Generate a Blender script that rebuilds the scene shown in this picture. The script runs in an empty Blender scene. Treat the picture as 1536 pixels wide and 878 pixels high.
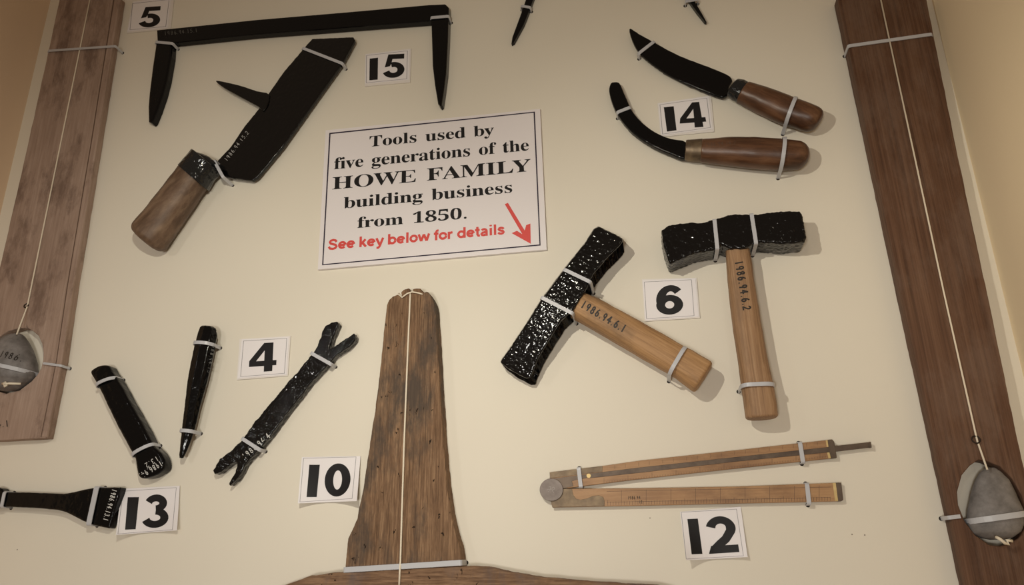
import bpy, bmesh, math, json, random
from mathutils import Vector, Matrix, noise
from mathutils.bvhtree import BVHTree
random.seed(7)
S = bpy.context.scene
C = S.collection
# ------------------------------------------------------------------ camera
# Solved from the photograph: the vertical edges of the two planks and the level
# edges of the cards give the camera's tilt; the folding rule (12 inches) the scale.
FPX, CX, CY, DIST, ZOFF = 1135.0, 768.0, 439.0, 0.80, 1.60
UP = Vector((-43, -3204, FPX)).normalized()          # the board's upright, in camera axes (right, down, forward)
RT = Vector((6568, -490, -FPX)); RT = (RT - UP*RT.dot(UP)).normalized()
FW = -RT.cross(UP)
def toworld(v): return Vector((v.dot(RT), v.dot(FW) - DIST, v.dot(UP) + ZOFF))
def P(px, py, h=0.0):
    """point of the photograph that lies h metres in front of the back board (plane y = 0)"""
    d = Vector((px-CX, py-CY, FPX))
    return toworld(d*((DIST-h)/d.dot(FW)))
camd = bpy.data.cameras.new('camera'); cam = bpy.data.objects.new('camera', camd); C.objects.link(cam)
o0 = toworld(Vector((0, 0, 0)))
cx_ = (toworld(Vector((1, 0, 0)))-o0); cy_ = -(toworld(Vector((0, 1, 0)))-o0); cz_ = -(toworld(Vector((0, 0, 1)))-o0)
cam.matrix_world = Matrix(((cx_.x, cy_.x, cz_.x, o0.x), (cx_.y, cy_.y, cz_.y, o0.y), (cx_.z, cy_.z, cz_.z, o0.z), (0, 0, 0, 1)))
camd.sensor_fit = 'HORIZONTAL'; camd.sensor_width = 36; camd.lens = FPX/1536*36; camd.clip_start = .01
S.camera = cam
S.view_settings.view_transform = 'Standard'; S.view_settings.look = 'None'
S.view_settings.gamma = 1; S.view_settings.exposure = 0.06; S.view_settings.use_curve_mapping = False
# ------------------------------------------------------------------ light
W = bpy.data.worlds.new('room_light'); S.world = W; W.use_nodes = True
W.node_tree.nodes['Background'].inputs[0].default_value = (1, .71, .47, 1)
W.node_tree.nodes['Background'].inputs[1].default_value = 0.18
def spot(name, loc, target, power, size, blend, radius, col):
    l = bpy.data.lights.new(name, 'SPOT'); l.energy = power; l.spot_size = math.radians(size); l.spot_blend = blend
    l.shadow_soft_size = radius; l.color = col
    o = bpy.data.objects.new(name, l); C.objects.link(o); o.location = loc
    o.rotation_euler = (Vector(target)-Vector(loc)).to_track_quat('-Z', 'Y').to_euler(); return o
LAMP = P(680, 360) + Vector((0, -.62, 0))
spot('display_lamp', LAMP, P(720, 150), 2.2, 125, 1.0, .005, (1, .92, .72))
spot('display_beam_left', LAMP, P(0, 900), 4.8, 120, 1.0, .005, (1, .95, .82))  # spot added at the display lamp to spread its beam left
spot('display_beam_right', LAMP, P(1450, 980), 5.0, 120, 1.0, .005, (1, .94, .82))  # likewise added, spreads the beam right
spot('side_lamp', P(1480, 480) + Vector((0, -1.0, 0)), P(900, 500), 1.0, 90, 1.0, .02, (1, .92, .80))
spot('left_lamp', Vector((-.84, -.92, 1.98)), P(330, 800), 2.2, 80, 1.0, .008, (1, .98, .93))
spot('right_wall_fill', P(900, 300) + Vector((0, -.9, 0)), (.36, -.10, P(1518, 420).z), 3.0, 34, 1.0, .01, (1, .88, .68))  # unseen fill, added to brighten the right side wall
spot('low_fill', P(650, 1300) + Vector((0, -1.7, 0)), P(650, 1150), 31, 75, 1.0, .12, (1, .97, .91))  # unseen soft fill from below, added to lift the bottom of the board
# ------------------------------------------------------------------ helpers
def newmat(name):
    m = bpy.data.materials.new(name); m.use_nodes = True
    return m, m.node_tree, m.node_tree.nodes['Principled BSDF']
def plain(name, col, rough=.6, metal=0.0, spec=.5):
    m, t, b = newmat(name); b.inputs['Base Color'].default_value = (*col, 1); b.inputs['Roughness'].default_value = rough
    b.inputs['Metallic'].default_value = metal; b.inputs['Specular IOR Level'].default_value = spec; return m
def nodes_noise(t, vec, scale, detail=4, rough=.6):
    n = t.nodes.new('ShaderNodeTexNoise'); n.inputs['Scale'].default_value = scale; n.inputs['Detail'].default_value = detail
    n.inputs['Roughness'].default_value = rough; t.links.new(vec, n.inputs['Vector']); return n.outputs['Fac']
def mapping(t, scale, loc=(0, 0, 0)):
    tc = t.nodes.new('ShaderNodeTexCoord'); mp = t.nodes.new('ShaderNodeMapping')
    mp.inputs['Scale'].default_value = scale; mp.inputs['Location'].default_value = loc
    t.links.new(tc.outputs['Object'], mp.inputs['Vector']); return mp.outputs['Vector']
def ramp(t, fac, stops):
    r = t.nodes.new('ShaderNodeValToRGB'); e = r.color_ramp.elements
    while len(e) < len(stops): e.new(.5)
    for k, (p, c) in enumerate(stops):
        e[k].position = p; e[k].color = (*c, 1) if len(c) == 3 else c
    t.links.new(fac, r.inputs['Fac']); return r.outputs['Color']
def mix(t, fac, a, b, mode='MIX'):
    n = t.nodes.new('ShaderNodeMix'); n.data_type = 'RGBA'; n.blend_type = mode
    for sock, v in ((n.inputs[0], fac), (n.inputs[6], a), (n.inputs[7], b)):
        if isinstance(v, (int, float)): sock.default_value = v
        elif isinstance(v, tuple): sock.default_value = (*v, 1)
        else: t.links.new(v, sock)
    return n.outputs[2]
def bump(t, b, h, strength, dist=.001):
    n = t.nodes.new('ShaderNodeBump'); n.inputs['Strength'].default_value = strength; n.inputs['Distance'].default_value = dist
    t.links.new(h, n.inputs['Height'])
    if b.inputs['Normal'].is_linked: t.links.new(b.inputs['Normal'].links[0].from_socket, n.inputs['Normal'])
    t.links.new(n.outputs['Normal'], b.inputs['Normal'])
def wood(name, dark, mid, light, grain=(14, 420), blotch=30, stain=None, stain_amt=.5, holes=0.0, rough=.65, bstr=.5, seed=0, spec=.3, fine=1.0, stainscale=18, across=False):
    m, t, b = newmat(name)
    v = mapping(t, (grain[1], grain[0], grain[1]) if across else (grain[0], grain[1], grain[1]), (seed, seed*.7, 0))
    g = nodes_noise(t, v, 1, 5, .65)
    c = ramp(t, g, [(.30, dark), (.5, mid), (.70, light)])
    v2 = mapping(t, (blotch*.35, blotch, blotch), (seed*3, 1, 2))
    n2 = nodes_noise(t, v2, 1, 5, .6)
    c = mix(t, .55*fine, c, ramp(t, n2, [(.28, dark), (.5, mid), (.72, light)]))
    if stain:
        v3 = mapping(t, (stainscale*.45, stainscale, stainscale), (seed*5+3, 4, 1))
        n3 = nodes_noise(t, v3, 1, 6, .7)
        f = ramp(t, n3, [(.50, (0, 0, 0)), (.64, (stain_amt,)*3)])
        c = mix(t, f, c, stain)
    if holes:
        v4 = mapping(t, (60, 95, 95), (seed, 2, 0)); vo = t.nodes.new('ShaderNodeTexVoronoi'); vo.inputs['Scale'].default_value = 1
        wv = t.nodes.new('ShaderNodeVectorMath'); wv.operation = 'ADD'; nv = t.nodes.new('ShaderNodeTexNoise'); nv.inputs['Scale'].default_value = 3
        t.links.new(v4, nv.inputs['Vector']); t.links.new(v4, wv.inputs[0]); t.links.new(nv.outputs['Color'], wv.inputs[1])
        t.links.new(wv.outputs[0], vo.inputs['Vector'])
        f = ramp(t, vo.outputs['Distance'], [(holes, (1, 1, 1)), (holes+.05, (0, 0, 0))])
        c = mix(t, f, c, (.02, .012, .007)); bump(t, b, ramp(t, vo.outputs['Distance'], [(holes, (0, 0, 0)), (holes+.05, (1, 1, 1))]), .6)
    t.links.new(c, b.inputs['Base Color']); b.inputs['Roughness'].default_value = rough; b.inputs['Specular IOR Level'].default_value = spec
    bump(t, b, g, bstr, .0006)
    return m
def black(name, scale=380, dist=.0009, rough=.1, col=(.0025, .0025, .003), spec=.45):
    m, t, b = newmat(name); b.inputs['Base Color'].default_value = (*col, 1)
    v = mapping(t, (1, 1, 1)); n = nodes_noise(t, v, scale, 1, .4)
    b.inputs['Roughness'].default_value = rough; b.inputs['Specular IOR Level'].default_value = spec
    bump(t, b, n, 1.0, dist); return m
def obj(name, mesh, mat=None, parent=None):
    o = bpy.data.objects.new(name, mesh); C.objects.link(o)
    if mat: mesh.materials.clear(); mesh.materials.append(mat)
    if parent is not None: o.parent = parent.root if isinstance(parent, Thing) else parent
    return o
class Thing:
    """local frame on the back board: x from photo point a towards b, z out of the board"""
    def __init__(s, name, label, cat, a, b, group=None, kind=None, mesh=False):
        O = P(*a); X = (P(*b)-O).normalized(); Z = Vector((0, -1, 0)); Y = Z.cross(X)
        s.M = Matrix(((X.x, Y.x, Z.x, O.x), (X.y, Y.y, Z.y, O.y), (X.z, Y.z, Z.z, O.z), (0, 0, 0, 1))); s.I = s.M.inverted()
        s.props = dict(label=label, category=cat)
        if group: s.props['group'] = group
        if kind: s.props = dict(kind=kind)
        s.name = name
        if not mesh:
            s.root = bpy.data.objects.new(name, None); s.root.empty_display_size = .02; C.objects.link(s.root); s.finish(s.root)
    def finish(s, o):
        o.matrix_world = s.M
        for k, v in s.props.items(): o[k] = v
        return o
    def single(s, mesh, mat): s.root = s.finish(obj(s.name, mesh, mat)); return s.root
    def l(s, px, py, h=0.0): return s.I @ P(px, py, h)
    def poly(s, pts, h): return [s.l(x, y, h).to_2d() for x, y in pts]
def tomesh(bm, name='mesh', smooth=False):
    bmesh.ops.recalc_face_normals(bm, faces=bm.faces)
    me = bpy.data.meshes.new(name); bm.to_mesh(me); bm.free()
    if smooth:
        for p in me.polygons: p.use_smooth = True
    return me
def catmull(pts, n=4, closed=True):
    out = []; N = len(pts)
    for i in range(N if closed else N-1):
        p = [Vector(pts[(i+k-1) % N] if closed else pts[min(max(i+k-1, 0), N-1)]) for k in range(4)]
        for j in range(n):
            t = j/n
            out.append(.5*((2*p[1])+(-p[0]+p[2])*t+(2*p[0]-5*p[1]+4*p[2]-p[3])*t*t+(-p[0]+3*p[1]-3*p[2]+p[3])*t**3))
    if not closed: out.append(Vector(pts[-1]))
    return out
def prism_bm(pts, z0, z1, bev=0.0, seg=2):
    bm = bmesh.new(); vs = [bm.verts.new((p[0], p[1], z0)) for p in pts]
    f = bm.faces.new(vs); r = bmesh.ops.extrude_face_region(bm, geom=[f])
    for v in [g for g in r['geom'] if isinstance(g, bmesh.types.BMVert)]: v.co.z = z1
    bmesh.ops.recalc_face_normals(bm, faces=bm.faces)
    if bev:
        es = [e for e in bm.edges if all(abs(v.co.z-z1) < 1e-7 for v in e.verts)]
        bmesh.ops.bevel(bm, geom=es, offset=bev, segments=seg, profile=.5, affect='EDGES', clamp_overlap=True)
    return bm
def prism(T, pts, z0, z1, bev=0.0, seg=2): return tomesh(prism_bm(T.poly(pts, z1), z0, z1, bev, seg))
def disp(me, amp, scale, seed=0.0, amp2=0.0, scale2=0.0):
    nn = [v.normal.copy() for v in me.vertices]
    for v, n in zip(me.vertices, nn):
        c = v.co*scale+Vector((seed, seed*1.7, 0)); d = amp*noise.fractal(c, 1.0, 2.0, 2)
        if amp2: d += amp2*noise.noise(v.co*scale2+Vector((0, seed, 3)))
        v.co += n*d
def remesh(me, voxel):
    o = bpy.data.objects.new('tmp', me); C.objects.link(o); m = o.modifiers.new('r', 'REMESH'); m.mode = 'VOXEL'; m.voxel_size = voxel
    bpy.context.view_layer.update()
    r = bpy.data.meshes.new_from_object(o.evaluated_get(bpy.context.evaluated_depsgraph_get())); bpy.data.objects.remove(o)
    for p in r.polygons: p.use_smooth = True
    return r
def lump(T, pts, z0, z1, bev=.002, seg=3, voxel=.001, amp=.0003, scale=150, seed=0.0, amp2=0, scale2=0, taper=None, grain=0):
    me = remesh(tomesh(prism_bm(T.poly(pts, z1), z0, z1, bev, seg)), voxel)
    if taper:
        F = T.I @ o0
        for v in me.vertices:
            zn = z0+(v.co.z-z0)*taper(v.co); q = (F.z-zn)/(F.z-z1) if v.co.z > z0+.001 else 1; v.co = Vector((F.x+(v.co.x-F.x)*q, F.y+(v.co.y-F.y)*q, zn))
        me.update()
    disp(me, amp, scale, seed, amp2, scale2)
    if grain:
        for v in me.vertices: v.co.z += grain*noise.fractal(Vector((v.co.x*26, v.co.y*380, seed)) if grain > 0 else Vector((v.co.x*380, v.co.y*26, seed)), 1.0, 2.0, 2)*(v.co.z > z0+.003)
        me.update()
    return me
def curvefill(loops, z0, z1, bevel=0.0):
    cu = bpy.data.curves.new('c', 'CURVE'); cu.dimensions = '2D'; cu.fill_mode = 'BOTH'; cu.extrude = (z1-z0)/2-bevel; cu.bevel_depth = bevel; cu.bevel_resolution = 1
    cu.offset = -bevel
    for lp in loops:
        s = cu.splines.new('POLY'); s.points.add(len(lp)-1); s.use_cyclic_u = True
        for q, p in zip(s.points, lp): q.co = (p[0], p[1], 0, 1)
    o = bpy.data.objects.new('tmp', cu); C.objects.link(o); bpy.context.view_layer.update()
    me = bpy.data.meshes.new_from_object(o.evaluated_get(bpy.context.evaluated_depsgraph_get())); bpy.data.objects.remove(o)
    for v in me.vertices: v.co.z += (z0+z1)/2
    me.materials.clear(); return me
def lathe_bm(prof, zc, ratio=1.0, seg=32, power=2.0, bm=None):
    """prof: (x, y centre, radius) along local x; section a superellipse of half height radius*ratio"""
    bm = bm or bmesh.new(); rings = []
    for x, y, r in prof:
        ring = []
        for k in range(seg):
            a = 2*math.pi*k/seg; c, s = math.cos(a), math.sin(a)
            q = (abs(c)**power+abs(s)**power)**(-1/power)
            ring.append(bm.verts.new((x, y+r*q*c, zc+r*ratio*q*s)))
        rings.append(ring)
    for a, b in zip(rings, rings[1:]):
        for k in range(seg): bm.faces.new((a[k], a[(k+1) % seg], b[(k+1) % seg], b[k]))
    bm.faces.new(rings[0]); bm.faces.new(rings[-1][::-1]); return bm
def pxprof(T, secs, zc):
    """secs: pairs of photo points across the thing -> (x, y, r) in the local frame"""
    out = []
    for a, b in secs:
        A, B = T.l(*a, zc), T.l(*b, zc); m = (A+B)/2; out.append((m.x, m.y, (A-B).length/2))
    return sorted(out)
def capped(prof, r0, r1, n=4):
    """round the two ends of a profile by r0, r1 (metres along the axis)"""
    p = list(prof); res = []
    for side, rr in ((0, r0), (-1, r1)):
        x, y, r = p[side]; s = 1 if side == 0 else -1; q = []
        rr = max(rr, 1e-5); rad = min(rr, r*.9)
        for k in range(n):
            a = math.pi/2*k/n; q.append((x+s*rr*(1-math.sin(a)), y, r-rad*(1-math.cos(a)) if False else r-rad*(1-math.sin(math.acos(1-math.sin(a))) if True else 0)))
        res.append(q)
    a = sorted(res[0]); b = sorted(res[1])
    mid = [q for q in p if a[-1][0] < q[0] < b[0][0]]
    x0 = a[-1][0]; x1 = b[0][0]
    return a+[(x0+(r0 > 0)*r0*.02+1e-5, p[0][1], p[0][2])]+mid+[(x1-1e-5, p[-1][1], p[-1][2])]+b
def resample(prof, n):
    out = []
    for i in range(len(prof)-1):
        for j in range(n):
            t = j/n; out.append(tuple(prof[i][k]*(1-t)+prof[i+1][k]*t for k in range(3)))
    return out+[prof[-1]]
def handle_mesh(prof, zc, ratio, power=2.0, r0=.003, r1=.003, amp=.0003, seed=0, n=5, seg=40):
    x0, x1 = prof[0][0], prof[-1][0]
    def at(x):
        for a, b in zip(prof, prof[1:]):
            if a[0] <= x <= b[0]+1e-9:
                t = (x-a[0])/max(b[0]-a[0], 1e-9); return a[1]+(b[1]-a[1])*t, a[2]+(b[2]-a[2])*t
        return prof[-1][1:]
    N = 46; out = []
    def endr(d, rr, r):
        if rr <= 0 or d >= rr: return r
        return r-min(rr, r*.95)*(1-math.sqrt(max(0, 1-(1-d/rr)**2)))
    xs = sorted(set([x0+r0*k/7 for k in range(7) if r0 > 0]+[x1-r1*k/7 for k in range(7) if r1 > 0]+[x0+(x1-x0)*k/N for k in range(N+1)]))
    for x in xs:
        y, r = at(x); r = endr(x-x0, r0, r); r = endr(x1-x, r1, r); out.append((x, y, r))
    bm = lathe_bm(out, zc, ratio, seg, power); me = tomesh(bm, smooth=True); me.update()
    disp(me, amp, 60, seed)
    return me
def ribbon(path, width_dir, w, th):
    """closed band: path of Vectors, width vector direction, width, thickness"""
    bm = bmesh.new(); rows = []
    for i, p in enumerate(path):
        t = (path[min(i+1, len(path)-1)]-path[max(i-1, 0)]).normalized(); n = t.cross(width_dir).normalized(); wd = width_dir*(w/2)
        rows.append([bm.verts.new(p+wd*.94+n*th/2), bm.verts.new(p+wd), bm.verts.new(p+wd*.94-n*th/2), bm.verts.new(p-wd*.94-n*th/2), bm.verts.new(p-wd), bm.verts.new(p-wd*.94+n*th/2)])
    for a, b in zip(rows, rows[1:]):
        for k in range(6): bm.faces.new((a[k], a[(k+1) % 6], b[(k+1) % 6], b[k]))
    bm.faces.new(rows[0]); bm.faces.new(rows[-1][::-1]); return tomesh(bm)
def tube(path, r, seg=8):
    bm = bmesh.new(); rows = []
    for i, p in enumerate(path):
        t = (path[min(i+1, len(path)-1)]-path[max(i-1, 0)]).normalized(); u = t.orthogonal().normalized() if i == 0 else (u-t*u.dot(t)).normalized(); v = t.cross(u)
        rows.append([bm.verts.new(p+(u*math.cos(2*math.pi*k/seg)+v*math.sin(2*math.pi*k/seg))*r) for k in range(seg)])
    for a, b in zip(rows, rows[1:]):
        for k in range(seg): bm.faces.new((a[k], a[(k+1) % seg], b[(k+1) % seg], b[k]))
    bm.faces.new(rows[0]); bm.faces.new(rows[-1][::-1]); return tomesh(bm, smooth=True)
# ------------------------------------------------------------------ handwriting and print
def arc(cx, cy, rx, ry, a0, a1, n=10): return [(cx+rx*math.cos(math.radians(a0+(a1-a0)*k/n)), cy+ry*math.sin(math.radians(a0+(a1-a0)*k/n))) for k in range(n+1)]
PEN = {'1': [[(.5, 1), (.5, 0)]], '9': [arc(.48, .7, .3, .28, 0, 360), [(.78, .72), (.62, 0)]], '8': [arc(.5, .75, .27, .24, 0, 360), arc(.5, .26, .33, .26, 0, 360)],
       '6': [arc(.5, .28, .32, .28, 0, 360), [(.18, .3), (.3, .7), (.62, 1)]], '4': [[(.62, 0), (.62, 1), (.1, .35), (.95, .35)]],
       '.': [[(.42, .04), (.58, .04)]], '2': [arc(.5, .72, .32, .27, 160, -35)+[(.12, 0), (.9, 0)]], '3': [arc(.45, .75, .3, .25, 150, -80)+arc(.45, .26, .36, .26, 80, -150)],
       '5': [[(.85, 1), (.3, 1), (.25, .6)]+arc(.45, .32, .38, .3, 110, -140)], ' ': []}
def write(T, text, a, b, hpx, zf, mat, w=.19, name='inventory_number', asp=.62, z0=.012):
    """pen strokes on the surface of a part (zf an object) or at a height zf(x, y)"""
    if isinstance(zf, bpy.types.Object):
        tree = BVHTree.FromPolygons([v.co for v in zf.data.vertices], [p.vertices for p in zf.data.polygons])
        def zf(x, y):
            h = tree.ray_cast(Vector((x, y, .2)), Vector((0, 0, -1)))[0]
            return (h.z if h else z0)+.00025
        z0 = zf(*T.l((a[0]+b[0])/2, (a[1]+b[1])/2, z0).to_2d())
    ax, ay = a; bx, by = b; L = math.hypot(bx-ax, by-ay); d = ((bx-ax)/L, (by-ay)/L); u = (d[1], -d[0])
    adv = [(.5 if c == '.' else 1.0) for c in text]; tot = sum(adv); x = 0; bm = bmesh.new()
    for c, k in zip(text, adv):
        cw = k/tot*L; gw = cw*.72
        for st in PEN[c]:
            pts = []
            jx = random.uniform(-.04, .04)
            for q in st:
                X = x+cw*.14+(q[0]+jx)*gw; Y = q[1]*hpx
                pts.append(T.l(ax+d[0]*X+u[0]*Y, ay+d[1]*X+u[1]*Y, z0))
            ww = hpx*w*.0007*.5
            for p, q in zip(pts, pts[1:]):
                t = (q-p); t.z = 0
                if t.length < 1e-7: continue
                t.normalize(); n = Vector((-t.y, t.x, 0))*ww; p = p-t*ww*.5; q = q+t*ww*.5
                vs = [bm.verts.new((v.x, v.y, zf(v.x, v.y))) for v in (p+n, p-n, q-n, q+n)]
                bm.faces.new(vs)
        x += cw
    me = bpy.data.meshes.new(name); bm.to_mesh(me); bm.free(); return obj(name, me, mat, T)
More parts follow.
